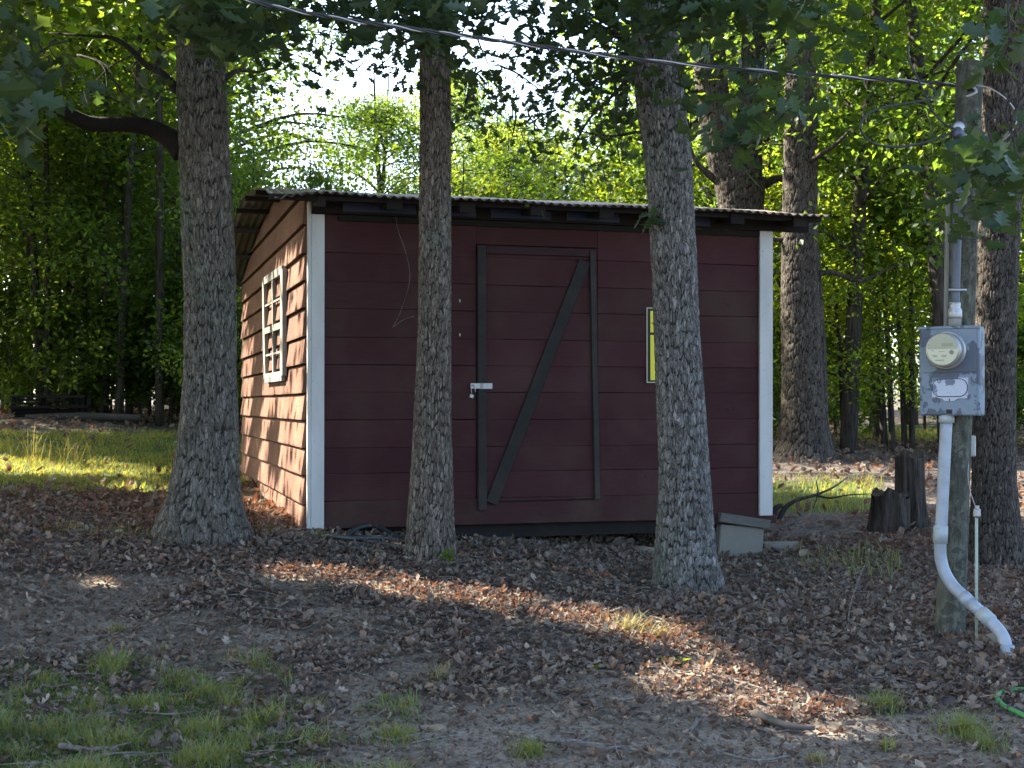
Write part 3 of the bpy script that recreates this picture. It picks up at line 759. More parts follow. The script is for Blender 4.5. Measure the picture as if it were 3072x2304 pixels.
near_tree('oak_tree', 'silvery lichened oak standing before the yellow sign on the shed', [(688, 598, 76), (688, 588, 70), (685.5, 555, 60), (685, 509, 53), (684, 463, 48.5), (681.5, 417, 47), (677, 342, 44), (674.5, 278, 43.5), (671, 208, 44), (667.5, 153, 46), (659.5, 93, 47), (651.5, 0, 42), (647, -60, 41)], YR, M_oakR,
          ((.2, 9.0, 7.4), (3.6, 3.4, 2.9), 4.5),
          [(700, 4, 30, 14, 7.8, 170, .135), (745, 4, 30, 11, 8.0, 140, .135), (640, 14, 24, 12, 8.5, 80, .12), (765, 78, 20, 13, 7.7, 100, .14), (682, 85, 12, 10, 8.2, 45, .12), (740, 118, 14, 8, 7.7, 50, .16),
           (620, 62, 24, 12, 9.3, 130, .12), (565, 96, 30, 10, 9.6, 150, .085), (612, 112, 22, 12, 9.4, 150, .085), (505, 66, 26, 8, 9.8, 90, .085), (545, 140, 22, 10, 9.8, 90, .08), (600, 165, 22, 9, 9.8, 80, .08), (465, 110, 12, 16, 9.9, 60, .08), (628, 70, 14, 10, 9.2, 60, .1), (560, 60, 24, 8, 9.4, 80, .1), (800, 12, 20, 12, 8, 80, .15), (480, 100, 16, 10, 9.9, 60, .1)],
          M_leafN, up=9.5, drift=(-.3, 0), branches=bR, seed=5, flare=.3, fl_h=.26, depth=.014, ccount=260, cw=.017, ch=.085, extra=knot)
YF = 10.5
near_tree('oak_tree', 'dark rough-barked oak just behind the utility pole at the right edge', [(998, 570, 66), (996, 540, 50), (994, 480, 42), (994, 400, 40), (996, 300, 40), (1000, 200, 41), (1004, 100, 43), (1008, 0, 44), (1010, -60, 44)], YF, M_oakD,
          ((3.6, 10.2, 7.4), (3.2, 3.2, 2.9), 4.7),
          [(1012, 30, 9, 20, 6.6, 50, .16), (994, 145, 14, 8, 6.6, 35, .15), (985, 178, 14, 9, 6.7, 50, .15), (976, 205, 10, 8, 6.7, 28, .14), (1014, 150, 8, 22, 6.5, 30, .16)],
          M_leafN, up=9.5, seed=11, flare=.3, fl_h=.4, depth=.011, ccount=200, cw=.019, ch=.1)
# V-forked tree behind the roof
YV = 20.0
def vtree():
    pts, rad = trk([(742, 470, 42), (742, 330, 39), (742, 230, 40), (740, 180, 52)], YV); base = np.array([pts[0][0], pts[0][1], float(gh(pts[0][0], pts[0][1]))])
    t = thing('forked_oak_tree', 'large oak forking into two stems behind the shed roof', 'tree', base)
    pts[0][2] = base[2] - .1
    trunk_mesh('trunk', pts, rad, M_oakD, t, base, .25, .5, .03, .16, .016, 130, .016, 21)
    for lst in ([(738, 190, 38), (720, 140, 34), (711, 80, 32), (708, 0, 29), (706, -80, 26)], [(745, 190, 34), (748, 140, 28), (752, 100, 26), (753, 40, 22), (755, -80, 20)]):
        p, r = trk(lst, YV); trunk_mesh('stem', p, r, M_oakD, t, base, 0, .5, .03, .16, .014, 110, .018, 25)
    for lst in ([(722, 185, YV), (706, 172, YV), (695, 160, YV), (688, 140, YV)], [(752, 60, YV), (765, 52, YV), (785, 40, YV)], [(765, 185, YV), (780, 178, YV), (800, 190, YV), (815, 188, YV)]):
        branch('branch', [P(*q) for q in lst], [.07, .05, .035, .02][:len(lst)], M_bark2, base, t)
    c = shade_centres((4, 19.5, 8.6), (4, 3, 2.8), 150); ps, ss = clumps(c, 30, .4, .15)
    foliage('crown', ps, ss, t, base, M_leaf, T_DIA, .55)
vtree()
def rtree():
    Y = 19.0
    pts, rad = trk([(803, 466, 60), (803, 440, 46), (802, 380, 40), (800, 300, 37), (800, 200, 34), (801, 120, 32), (800, 40, 28), (800, -80, 24)], Y); base = np.array([pts[0][0], pts[0][1], float(gh(pts[0][0], pts[0][1]))])
    t = thing('oak_tree', 'stout oak with a ridged trunk right of the shed corner', 'tree', base)
    pts[0][2] = base[2] - .1
    trunk_mesh('trunk', pts, rad, M_oakD, t, base, .3, .5, .03, .16, .016, 140, .016, 31)
    p2, r2 = trk([(824, 466, 22), (820, 420, 16), (818, 350, 15), (812, 250, 14)], Y + .25); trunk_mesh('stem', p2, r2, M_oakD, t, base, .3, .5, .05, .15, .018, 70, .03, 35)
    for lst in ([(800, 168, Y), (815, 158, Y - .3), (835, 145, Y - .6), (850, 130, Y - .8)], [(800, 235, Y), (780, 240, Y), (765, 236, Y)], [(806, 280, Y), (830, 272, Y), (860, 281, Y), (890, 268, Y), (920, 262, Y)]):
        branch('branch', [P(*q) for q in lst], [.05, .04, .025, .018, .01][:len(lst)], M_bark2, base, t)
    c = shade_centres((5.2, 18.7, 8.8), (4, 3.4, 2.8), 160); ps, ss = clumps(c, 30, .4, .15)
    foliage('crown', ps, ss, t, base, M_leaf, T_DIA, .55)
rtree()

# added shade oaks left of the frame, whose crowns keep the sun off the shed
SH = [(-13.5, 18.8, 9.4, 3.9, 'added shade oak at the rear left of the yard, before the woods'), (-7.5, 8.5, 6.9, 3.9, 'broad shade oak added beyond the left edge of the yard, nearest the shed'), (-8.5, 12.8, 7.8, 4.2, 'broad shade oak added beyond the left edge of the yard, behind the lawn'),
      (-12.0, 9.5, 9.2, 4.6, 'tall shade oak added farthest out to the left of the yard'), (-5.6, 4.8, 6.3, 3.1, 'shade oak added beside the left end of the foreground'),
      (-13.0, 14.0, 9.8, 4.4, 'tall shade oak added out to the left at the edge of the woods'), (-5.4, 13.6, 7.0, 2.9, 'spreading shade oak added over the lawn left of the shed')]
for i, (x, y, zc, r, lab) in enumerate(SH):
    base = np.array([x, y, float(gh(x, y))]); t = thing('oak_tree', lab, 'tree', base)
    px, py, f = proj(x, y, 3.0)
    if i != 6:
        m = MB(); m.tube([(0, 0, -.2), (.05, 0, 2), (0, .1, zc - base[2]), (.1, 0, zc)], [.3, .22, .15, .05], 16); m.build('trunk', M_bark2, t, smooth=True)
    else:
        m = MB(); m.tube([(-2.6, 4.4, -.1), (-2.2, 4, 2.5), (-1, 1.6, 5.4), (0, 0, 7.0)], [.2, .16, .12, .04], 14); m.build('trunk', M_bark2, t, smooth=True)
    c = shade_centres((x, y, zc), (r, r, r * .62), 260 if r > 4 else 170); ps, ss = clumps(c, 60, .42, .2)
    px, py, f = proj(ps[:, 0], ps[:, 1], ps[:, 2]); vis = (py > 70) & (px > 60) & (px < 1034)
    foliage('crown', ps[~vis], ss[~vis], t, base, M_leaf, T_DIA, .45)

# ------------------------------------------------------------------ forest behind: shared variants
def make_variant(seed, h, cb, rad, nclump, per, leaf, mat, T, trunk_r, spread=.32, shape='oval'):
    rg = np.random.default_rng(seed); rd = random.Random(seed)
    m = MB(); lean = rg.normal(0, .04 * h, 2)
    tp = [(0, 0, -.25), (lean[0] * .3, lean[1] * .3, h * .35), (lean[0] * .8, lean[1] * .8, h * .7), (lean[0], lean[1], h * .97)]
    m.tube(tp, [trunk_r * 1.15, trunk_r * .85, trunk_r * .5, trunk_r * .12], 9)
    cs = []
    nb = max(6, int(nclump / 6))
    for i in range(nb):
        t = rd.random() ** .8; z = cb + (h - cb) * t * .95
        wv = math.sin(math.pi * min(1, .12 + .88 * t)) ** .6 if shape == 'oval' else (1 - .75 * t)
        az = rd.random() * 6.283; L = rad * wv * rd.uniform(.6, 1.1)
        f = z / h; p0 = Vector((lean[0] * f, lean[1] * f, z * .93))
        e = p0 + Vector((math.cos(az) * L, math.sin(az) * L, L * rd.uniform(-.05, .45)))
        mid = p0.lerp(e, .5) + Vector((0, 0, .12 * L)); m.tube([p0, mid, e], [trunk_r * .28 * (1 - .6 * t) + .006, trunk_r * .16 + .004, .004], 5)
        for k in range(6):
            q = p0.lerp(e, rd.uniform(.35, 1.08)) + Vector((rd.gauss(0, .16 * L), rd.gauss(0, .16 * L), rd.gauss(0, .1 * L))); cs.append(tuple(q))
    trunk = m.build('trunk', M_bark2, None, smooth=True).data
    ps, ss = clumps(np.array(cs), per, spread, leaf, rg, .55)
    k = ps[:, 2] > .1; ps, ss = ps[k], ss[k]
    V, Fc, r = scatter(T, ps, ss, .6, rg)
    crown = npmesh('crown', V, Fc, mat, {'rnd': r})
    bpy.data.objects.remove(bpy.data.objects['trunk.' + '0' * 3] if False else [o_ for o_ in bpy.data.objects if o_.data == trunk][0])
    return trunk, crown
VAR = {
    'tallA': make_variant(101, 13, 2.2, 3.4, 230, 60, .125, M_leaf, T_DIA, .17, .38),
    'tallB': make_variant(102, 12, 3.0, 3.0, 200, 60, .125, M_leaf, T_DIA, .14, .36),
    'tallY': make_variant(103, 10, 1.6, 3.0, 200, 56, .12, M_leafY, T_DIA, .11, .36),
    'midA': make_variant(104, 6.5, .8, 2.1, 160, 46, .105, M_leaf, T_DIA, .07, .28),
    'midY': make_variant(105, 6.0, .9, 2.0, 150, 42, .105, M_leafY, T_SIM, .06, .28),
    'sapA': make_variant(106, 3.4, .2, 1.3, 100, 34, .095, M_leaf, T_SIM, .03, .2),
    'sapB': make_variant(107, 2.2, .05, 1.1, 90, 34, .09, M_leaf, T_SIM, .02, .2),
    'bush': make_variant(108, 1.2, .02, .9, 60, 30, .1, M_leaf, T_SIM, .015, .16),
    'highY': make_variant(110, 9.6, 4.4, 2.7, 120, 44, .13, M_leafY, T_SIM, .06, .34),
    'slim': make_variant(109, 9, 4.2, 1.9, 100, 40, .105, M_leaf, T_SIM, .07, .3),
}
def ftree(var, x, y, sc, label, group, name='forest_tree', catg='tree', rz=None):
    o = thing(name, label, catg, (x, y, float(gh(x, y)) - .05), random.uniform(0, 6.28) if rz is None else rz, group)
    s_ = sc * random.uniform(.93, 1.07); o.scale = (s_, s_, s_ * random.uniform(.92, 1.1))
    a = bpy.data.objects.new('trunk', VAR[var][0]); link(a, o); b = bpy.data.objects.new('crown', VAR[var][1]); link(b, o); b['kind'] = 'stuff'
    if CARVE: carve_crown(o, b)
    return o
CARVE = False
def carve_crown(o, b):
    bpy.context.view_layer.update()
    me = b.data; n = len(me.vertices); co = np.empty(n * 3, np.float32); me.vertices.foreach_get('co', co); co = co.reshape(-1, 3)
    
    Mw = np.array(o.matrix_world); W_ = co @ Mw[:3, :3].T + Mw[:3, 3]
    k_ = LEAFV; c_ = W_.reshape(-1, k_, 3).mean(1); keep = carve(c_, .02)
    r_ = np.empty(n, np.float32); me.attributes['rnd'].data.foreach_get('value', r_)
    V_ = co.reshape(-1, k_, 3)[keep]; nl = len(V_)
    Fc = T_SIM[1]; FF = (Fc[None] + (np.arange(nl) * k_)[:, None, None]).reshape(-1, Fc.shape[1])
    b.data = npmesh('crown', V_.reshape(-1, 3), FF, me.materials[0], {'rnd': r_.reshape(-1, k_)[keep].ravel()})
LEAFV = len(T_SIM[0])
def xat(px, Y): return (px - 512) / FPX * Y
rd = random.Random(5)
ORD = ['leftmost', 'second from left', 'third from left', 'fourth from left', 'fifth from left', 'sixth from left', 'seventh from left', 'eighth from left', 'ninth from left', 'tenth from left']
def row(var, pxs, Y, sc, label0, group, name='forest_tree', catg='tree', dy=1.2):
    inn = sorted(p for p in pxs if 0 <= p <= 1024)
    for p in pxs:
        if p in inn:
            o1 = 'rightmost' if p == inn[-1] and len(inn) > 1 else ORD[inn.index(p)]
            label = label0 + (', ' + o1 if len(inn) > 1 else '')
        else: label = label0 + (', past the left edge' if p < 0 else ', past the right edge')
        yy = Y + rd.uniform(-dy, dy); ftree(rd.choice(var) if isinstance(var, list) else var, xat(p, yy), yy, sc * rd.uniform(.9, 1.12), label, group, name, catg)
gl = 'trees of the dark woods left of the shed'
row(['tallA', 'tallB'], [-70, 10, 95, 180], 25, 1.0, 'tall tree fronting the dark woods left of the big oak', gl)
row(['tallA', 'tallB'], [-40, 60, 140, 205], 31, 1.1, 'tall tree deep in the dark woods left of the shed', gl)
row(['tallA', 'tallB'], [-90, -10, 80, 170], 39, 1.15, 'farthest tall tree closing the woods left of the shed', gl)
row('tallA', [-120, -185, -250, -330, -430], 30, 1.15, 'tall shade tree added out to the left', gl)  # out-of-view row added to shade the left woods
for i_, (x_, y_) in enumerate([(-19, 3), (-22, 7), (-18.5, 10.5), (-23, 13), (-19, 17), (-24, 19), (-19.5, 22.5), (-25, 25), (-17.5, -1), (-22, -4), (-16, -6), (-27, 10), (-28, 2), (-28, 17), (-15.2, 25.4), (-13.8, 27.4), (-17, 24)]):
    ftree('tallB' if i_ % 2 else 'tallA', x_, y_, .92 if i_ < 14 else 1.15, 'tall shade tree added beyond the left side of the yard', 'added shade trees left of the yard')  # unseen trees added to block low sky and sun from the left
CARVE = True
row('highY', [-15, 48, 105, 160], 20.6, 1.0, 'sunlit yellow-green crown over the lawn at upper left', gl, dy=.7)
CARVE = False
row('midA', [-30, 30, 85, 130, 190, 240], 22.5, .8, 'leafy young tree edging the woods left of the shed', gl)
row('slim', [42, 118, 72], 20.8, .95, 'bare-stemmed slim tree behind the old bench', gl, dy=.4)
row(['sapA', 'sapB'], [-20, 15, 50, 80, 110, 140, 170, 200, 236, 255], 21.4, .9, 'low leafy sapling in the undergrowth behind the lawn', gl, 'sapling', 'sapling', .8)
row(['sapA', 'sapB'], [-5, 35, 70, 100, 150, 190, 225], 24, 1.1, 'sapling farther back in the undergrowth behind the lawn', gl, 'sapling', 'sapling', .8)
row('tallY', [30, 90, 150, -20], 18.6, .92, 'yellow-green sunlit tree spreading over the lawn at upper left', gl, dy=.5) if False else None
gc = 'trees beyond the shed roof'
row('midA', [250, 318, 372, 412], 24, .68, 'leafy tree behind the left end of the roof', gc)
row(['midA', 'midY', 'midA'], [455, 500, 550, 600, 640], 27, 1.0, 'sunlit tree seen low over the middle of the roof', gc)
row(['tallY', 'tallA'], [365, 395, 425], 38, .76, 'far pale tree above the left half of the roof', gc)
row(['tallA', 'tallB', 'tallY'], [470, 505, 540, 575, 620, 650], 42, .83, 'far pale tree above the right half of the roof', gc)
row('midA', [245, 330], 19, .6, 'dark-leaved tree with slanting limbs beside the big oak', gc, dy=.3)
gr = 'trees of the backlit woods right of the shed'
row(['tallY', 'tallB'], [690, 790, 880, 960, 1040], 24, .95, 'tall backlit tree in the woods right of the shed', gr)
row('tallA', [730, 830, 910, 1000, 1080], 30, 1.05, 'farther tall tree of the backlit right woods', gr)
row(['tallA', 'tallY'], [700, 780, 860, 940, 1030, 1110], 37, 1.1, 'farthest tall tree closing the woods at the right', gr)
row('midY', [770, 845, 905, 965], 21.5, .8, 'yellow-green young tree between stout oak and utility pole', gr, dy=.8)
row('slim', [885, 893, 912], 21.5, .7, 'thin straight sapling stem between the stump and the stout oak', gr, dy=.3)
row(['sapA', 'sapB'], [700, 780, 826, 1010, 1035, 985], 22, .95, 'leafy sapling in the undergrowth of the right woods', gr, 'sapling', 'sapling', 1.0)
row('sapA', [835, 870, 925, 1000, 1050], 27.5, 1.1, 'leafy sapling far back in the right woods', gr, 'sapling', 'sapling', 1.0)
row('tallB', [847], 20.5, .95, 'dark slender oak behind the stout oak right of the shed', gr, dy=.1)
row('tallB', [950], 19.5, .9, 'dark slender oak seen behind the meter box', gr, dy=.1)
# distant wood closing the horizon
def farwood():
    cs = []
    for i in range(420):
        a = rng.uniform(-1.0, 1.0); Y = rng.uniform(52, 66); x = a * 42
        top = 7 + 4 * abs(a) ** .7 if abs(x) > 6 else 6
        cs.append((x, Y, 1.5 + rng.random() * top))
    ps, ss = clumps(np.array(cs), 26, 1.1, .42)
    V, Fc, r = scatter(T_DIA, ps, ss, .6, rng)
    tag(nobj('distant_woods', V, Fc, M_leaf, attrs={'rnd': r}), 'far-off leafy woods closing the view behind every tree', 'woods', kind='stuff')
farwood()

# ------------------------------------------------------------------ shed
SH_ = thing('garden_shed', 'dark red plank shed with white corner boards and a corrugated tin roof', 'shed', (F0[0], F0[1], 0), SA)
W = 3.9; ZB = .56; ZT = 2.96; LEN = 5.36
jz = [.555, .765, .975, 1.172, 1.385, 1.60, 1.81, 2.02, 2.24, 2.45, 2.67, 2.96]
dL = FW(476, 400)[0]; dR = FW(596, 400)[0]; dT = FW(530, 247)[1]; dB = FW(535, 500.5)[1]
def roofz(L):
    xs = [-.45, 0, .8, 2.2, 3.5, 4.5, 5.36, 5.8]; zs = [3.055, 3.12, 3.27, 3.405, 3.30, 3.14, 2.97, 2.9]
    return float(np.interp(L, xs, zs))
def plank_front(x0, x1, z0, z1, par, yo=0.0):
    g = .001; n = max(2, int((x1 - x0) / .8)); o_ = random.uniform(-.002, .002)
    yj = [o_ + random.uniform(-.001, .001) for _ in range(n + 1)]; zj = [random.uniform(-.0025, .0025) for _ in range(n + 1)]
    V = []
    for i in range(n + 1):
        x = x0 + (x1 - x0) * i / n
        for (y, z) in ((-.0235, z0 + g), (-.026, z0 + g + .002), (-.026, z1 - g - .002), (-.0235, z1 - g), (0, z1 - g), (0, z0 + g)):
            V.append((x, y + yo + yj[i], z + zj[i]))
    Fs = []
    for i in range(n):
        for a in range(6):
            b = (a + 1) % 6; Fs.append((i * 6 + a, i * 6 + b, i * 6 + 6 + b, i * 6 + 6 + a))
    e = n * 6
    F6 = np.array([[0, 5, 4, 3, 2, 1], [e, e + 1, e + 2, e + 3, e + 4, e + 5]])
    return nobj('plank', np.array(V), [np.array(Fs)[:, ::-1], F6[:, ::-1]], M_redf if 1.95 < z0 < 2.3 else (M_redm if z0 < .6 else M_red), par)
frontwall = bpy.data.objects.new('front_wall', None); link(frontwall, SH_)
door = bpy.data.objects.new('door', None); link(door, SH_)
for i in range(len(jz) - 1):
    z0, z1 = jz[i], jz[i + 1]
    if z1 <= dB + .03 or z0 >= dT - .03:
        plank_front(.02, W - .02, z0, z1, frontwall)
    else:
        plank_front(.02, dL - .006, z0, z1, frontwall); plank_front(dR + .006, W - .02, z0, z1, frontwall)
        a, b = max(z0, dB + .012), min(z1, dT)
        if b - a > .03: plank_front(dL, dR, a, b, door, -.004)
        if z0 < dB: plank_front(dL - .004, dR + .004, z0, dB - .01, frontwall)
        if z1 > dT + .03: plank_front(dL - .004, dR + .004, dT + .006, z1, frontwall)
for i_ in range(9):
    zz = random.choice(jz[1:-2]) + random.uniform(.03, .17); xx = random.choice([.3, .55, .9, 1.35, 1.6, 1.75, 2.75, 3.1, 3.5])
    m = MB(); m.lathe([(.012, 0), (.009, .0025), (.004, .003)], 9, Matrix.Translation((xx, -.0275, zz)) @ Matrix.Rotation(R(90), 4, 'X') @ Matrix.Diagonal((1.4, .8, 1, 1))); m.build('wood_knot', M_black, frontwall)
for (px_, py_) in ((459, 301), (459, 335)):
    a_, b_ = FW(px_, py_); m = MB(); m.box((a_, -.029, b_), (.008, .004, .022), bevel=.001); m.build('paint_chip', M_white, frontwall)
# inner dark backing of the shed (studs side), floor
m = MB(); m.box((W / 2, .03, (ZB + ZT) / 2), (W - .06, .03, ZT - ZB - .02)); m.build('inner_lining', M_dark, SH_)
m = MB(); m.box((W / 2, LEN / 2, ZB + .03), (W - .1, LEN - .1, .05)); m.build('floor', M_dark, SH_)
for yy in (.1, 1.9, 3.6, 5.2):
    m = MB(); m.box((W / 2, yy, ZB - .06), (W - .14, .09, .11)); m.build('floor_joist', M_dark, SH_)
# door boards
def strip(p0, p1, wd, y0, y1, name, par, mat=M_strip):
    """flat board from p0 to p1 (x,z), width wd"""
    a = Vector((p0[0], 0, p0[1])); b = Vector((p1[0], 0, p1[1])); d = b - a; L = d.length; ang = math.atan2(d.z, d.x)
    m = MB(); m.box((0, 0, 0), (L, abs(y1 - y0), wd), bevel=.003); o = m.build(name, mat, par); o.location = ((a.x + b.x) / 2, (y0 + y1) / 2, (a.z + b.z) / 2); o.rotation_euler = (0, -ang, 0); return o
y_d = -.032
strip(FW(480, 246), FW(481, 510), .068, -.055, -.031, 'door_board', door)
strip(FW(590.5, 252), FW(595.5, 499), .045, -.056, -.031, 'door_board', door)
strip(FW(484.6, 250.5), FW(587, 253.5), .06, -.052, -.031, 'door_board', door, M_topb)
strip(FW(583, 262), FW(490, 503), .098, -.050, -.031, 'door_brace', door)
strip(FW(486, 501.6), FW(592, 498.6), .012, -.034, -.02, 'door_gap_shade', door, M_dark)  # dark strip stands for the shaded gap below the door
# gable (left) wall planks, lapped
gable = bpy.data.objects.new('gable_wall', None); link(gable, SH_)
jg = [.50, .737, .958, 1.167, 1.38, 1.585, 1.81, 2.02, 2.24, 2.45, 2.66, 2.88, 3.12, 3.4]
def gplank(y0, y1, z0, z1):
    n = max(2, int((y1 - y0) / .35)); V = []
    zt = [min(z1, roofz(y0 + (y1 - y0) * i / n) - .015) for i in range(n + 1)]
    prev = [random.uniform(-.003, .003) for _ in range(n + 1)]; w0_ = random.uniform(.004, .012); wv = [w0_ + random.uniform(-.001, .002) for _ in range(n + 1)]
    use = [i for i in range(n + 1) if zt[i] - z0 > .01]
    if len(use) < 2: return
    for i in use:
        y = y0 + (y1 - y0) * i / n; g = .007
        zb = z0 + prev[i] * .7 + g; tt = zt[i] - g + (prev[i] * .7 if zt[i] == z1 else 0)
        bo = -.034 - wv[i]  # bottom proud
        for (x, z) in ((bo, zb), (bo - .001, zb + .01), (-.02, tt), (0, tt), (0, zb)): V.append((x, y, z))
    k = len(use); Fs = []
    for i in range(k - 1):
        for a in range(5):
            b = (a + 1) % 5; Fs.append((i * 5 + a, i * 5 + b, i * 5 + 5 + b, i * 5 + 5 + a))
    e = (k - 1) * 5
    nobj('plank', np.array(V), [np.array(Fs), np.array([[4, 3, 2, 1, 0], [e, e + 1, e + 2, e + 3, e + 4]])], M_side, gable)
for i in range(len(jg) - 1):
    sp_ = random.choice([1.9, 2.6, 3.4]) if i % 2 else None
    if sp_: gplank(.03, sp_ - .003, jg[i], jg[i + 1]); gplank(sp_ + .003, LEN, jg[i], jg[i + 1])
    else: gplank(.03, LEN, jg[i], jg[i + 1])
m = MB(); m.prism([(.05, .6), (LEN - .05, .6), (LEN - .05, roofz(LEN) - .1), (2.2, roofz(2.2) - .08), (.05, roofz(0) - .1)], 0, .02)
o = m.build('inner_lining', M_dark, SH_); o.rotation_euler = (0, 0, R(90)); o.location = (.03, 0, 0)
# back and right walls
for (x0, x1, y0, y1) in ((.02, W - .02, LEN - .03, LEN), (W - .03, W, .03, LEN - .03)):
    m = MB(); m.box(((x0 + x1) / 2, (y0 + y1) / 2, 1.75), (x1 - x0, y1 - y0, 2.3)); m.build('back_wall' if x1 - x0 > 1 else 'right_wall', M_side, SH_)
# corner boards
x0a = FW(311.2, 400, -.05)[0]; x1a = FW(324.3, 400, -.05)[0]
m = MB(); m.box(((x0a + x1a) / 2, -.04, (2.955 + .515) / 2), (x1a - x0a, .026, 2.955 - .515), bevel=.003); m.build('corner_board', M_white, SH_)
m = MB(); m.box((x0a - .014, -.02, (3.05 + .56) / 2), (.026, .062, 3.05 - .56), bevel=.003); m.build('corner_board', M_white, SH_)
xr0, xr1 = FW(759.5, 400, -.05)[0], FW(772.5, 400, -.05)[0]; zr0 = FW(766, 515.5, -.05)[1]
m = MB(); m.box(((xr0 + xr1) / 2, -.045, (2.97 + zr0) / 2), (xr1 - xr0, .026, 2.97 - zr0), Matrix.Rotation(R(.25), 4, 'Y'), bevel=.003); m.build('corner_board', M_white, SH_)
m = MB(); m.box((x0a - .02, LEN + .03, 1.72), (.03, .05, 2.35), Matrix.Rotation(R(.6), 4, 'X')); m.build('corner_board', M_frame, SH_)
m = MB(); m.box(((W + 3.15) / 2, -.012, zr0 - .028), (W - 3.15 + .06, .05, .07), Matrix.Rotation(R(.6), 4, 'Y'), bevel=.004); m.build('skirt_board', M_red, SH_)
# window frame on the gable wall
wf = bpy.data.objects.new('window_frame', None); link(wf, SH_)
xw = -.075
c00 = SW(262.5, 281.7, xw); c10 = SW(281.2, 269.5, xw); c01 = SW(264.2, 378.5, xw); c11 = SW(281, 376, xw)
def sstrip(a, b, wd, name, th=.04, x=xw, mat=M_frame):
    a = Vector((0, a[0], a[1])); b = Vector((0, b[0], b[1])); d = b - a; ang = math.atan2(d.z, d.y)
    m = MB(); m.box((0, 0, 0), (th, d.length, wd), bevel=.003); o = m.build(name, mat, wf); o.location = (x + .02, (a.y + b.y) / 2, (a.z + b.z) / 2); o.rotation_euler = (ang, 0, 0)
def lerp2(a, b, t): return (a[0] + (b[0] - a[0]) * t, a[1] + (b[1] - a[1]) * t)
sstrip(c00, c01, .14, 'stile'); sstrip(c10, c11, .16, 'stile'); sstrip(c00, c10, .075, 'rail', .036); sstrip(c01, c11, .085, 'rail', .036)
sstrip(lerp2(c00, c10, .5), lerp2(c01, c11, .5), .075, 'muntin', .03)
sstrip(lerp2(c00, c01, .52), lerp2(c10, c11, .52), .06, 'rail', .034)
sstrip(lerp2(c00, c01, .26), lerp2(c10, c11, .26), .02, 'muntin', .02); sstrip(lerp2(c00, c01, .77), lerp2(c10, c11, .77), .02, 'muntin', .02)
# roof framing
for k, xx in enumerate(np.linspace(.05, W + .1, 8)):
    m = MB(); 
    pts = [(-.36, roofz(-.36) - .10), (2.2, roofz(2.2) - .10), (2.2, roofz(2.2) - .03), (1, roofz(1) - .03), (-.36, roofz(-.36) - .02)]
    m.prism(pts, -.045 if k else -.03, .075 if k else .03); o = m.build('rafter', M_dark, SH_); o.rotation_euler = (0, 0, R(90)); o.location = (xx, 0, 0)
m = MB(); m.box(((W + .31 + x0a) / 2 + .002, -.06, 3.015), (W + .31 - x0a, .05, .11)); m.build('header_beam', M_dark, SH_)
m = MB(); m.box((W / 2 + .1, -.035, 2.935), (W - .25, .03, .045)); m.build('ledger_board', M_dark, SH_)
for a, b in ((.25, .82), (.95, 1.3), (1.42, 1.92), (2.05, 2.5), (2.75, 3.3)):
    m = MB(); m.box(((a + b) / 2, -.09, 3.02), (b - a, .008, .085)); m.build('void_shade_panel', M_blue, SH_)  # dark blue sheets stand for the shaded voids between rafter ends
for L in (-.3, .75, 1.7, 2.6, 3.5, 4.5, 5.5):
    m = MB(); m.box((W / 2 - .02, L, roofz(L) - .04), (W + .62, .08, .035)); m.build('purlin', M_dark if L < 3 else M_old, SH_)
# corrugated sheets
def sheet(x0, x1, first, last):
    per = .0725; nx_ = int(round((x1 - x0) / per)) * 8; Ls = np.r_[np.linspace(-.45, 2.2, 12), np.linspace(2.45, 5.85, 12)]
    xs = np.linspace(x0, x1, nx_ + 1); V = []
    off = random.uniform(-.012, .012); bend = random.uniform(-.006, .006)
    for L in Ls:
        for x in xs:
            z = roofz(max(L, -.45)) + .0105 * math.cos(2 * math.pi * x / per) + bend * math.sin((x - x0) / (x1 - x0) * 3.1)
            LL = L + (off if L < -.4 else 0); zz = z
            if first and L < .3: zz -= .05 * max(0, (.12 - x) / .42) ** 2 * 1.2 * (1 - (L + .45) / .75)
            if last and x > W + .12: zz -= .02 * (x - W - .12)
            V.append((x, LL, zz))
    n1 = len(xs); n0 = len(Ls); V = np.array(V); ii = np.arange(n0 * n1).reshape(n0, n1)
    top = np.stack([ii[:-1, :-1], ii[:-1, 1:], ii[1:, 1:], ii[1:, :-1]], -1).reshape(-1, 4)
    N_ = len(V); V2 = np.concatenate([V, V - np.array([0, 0, .0025])]); bot = top[:, ::-1] + N_
    e = ii[0]; ed = np.stack([e[:-1], e[:-1] + N_, e[1:] + N_, e[1:]], -1); e = ii[-1]; ed2 = np.stack([e[1:], e[1:] + N_, e[:-1] + N_, e[:-1]], -1)
    e = ii[:, 0]; ed3 = np.stack([e[1:], e[1:] + N_, e[:-1] + N_, e[:-1]], -1); e = ii[:, -1]; ed4 = np.stack([e[:-1], e[:-1] + N_, e[1:] + N_, e[1:]], -1)
    nobj('roof_sheet', V2, [np.concatenate([top, bot, ed, ed2, ed3, ed4])], M_tin, roof, smooth=True)
roof = bpy.data.objects.new('roof', None); link(roof, SH_)
bx = [-.30, .355, 1.01, 1.66, 2.32, 2.97, 3.62, 4.21]
for i in range(7): sheet(bx[i] - (0 if i == 0 else .012), bx[i + 1], i == 0, i == 6)
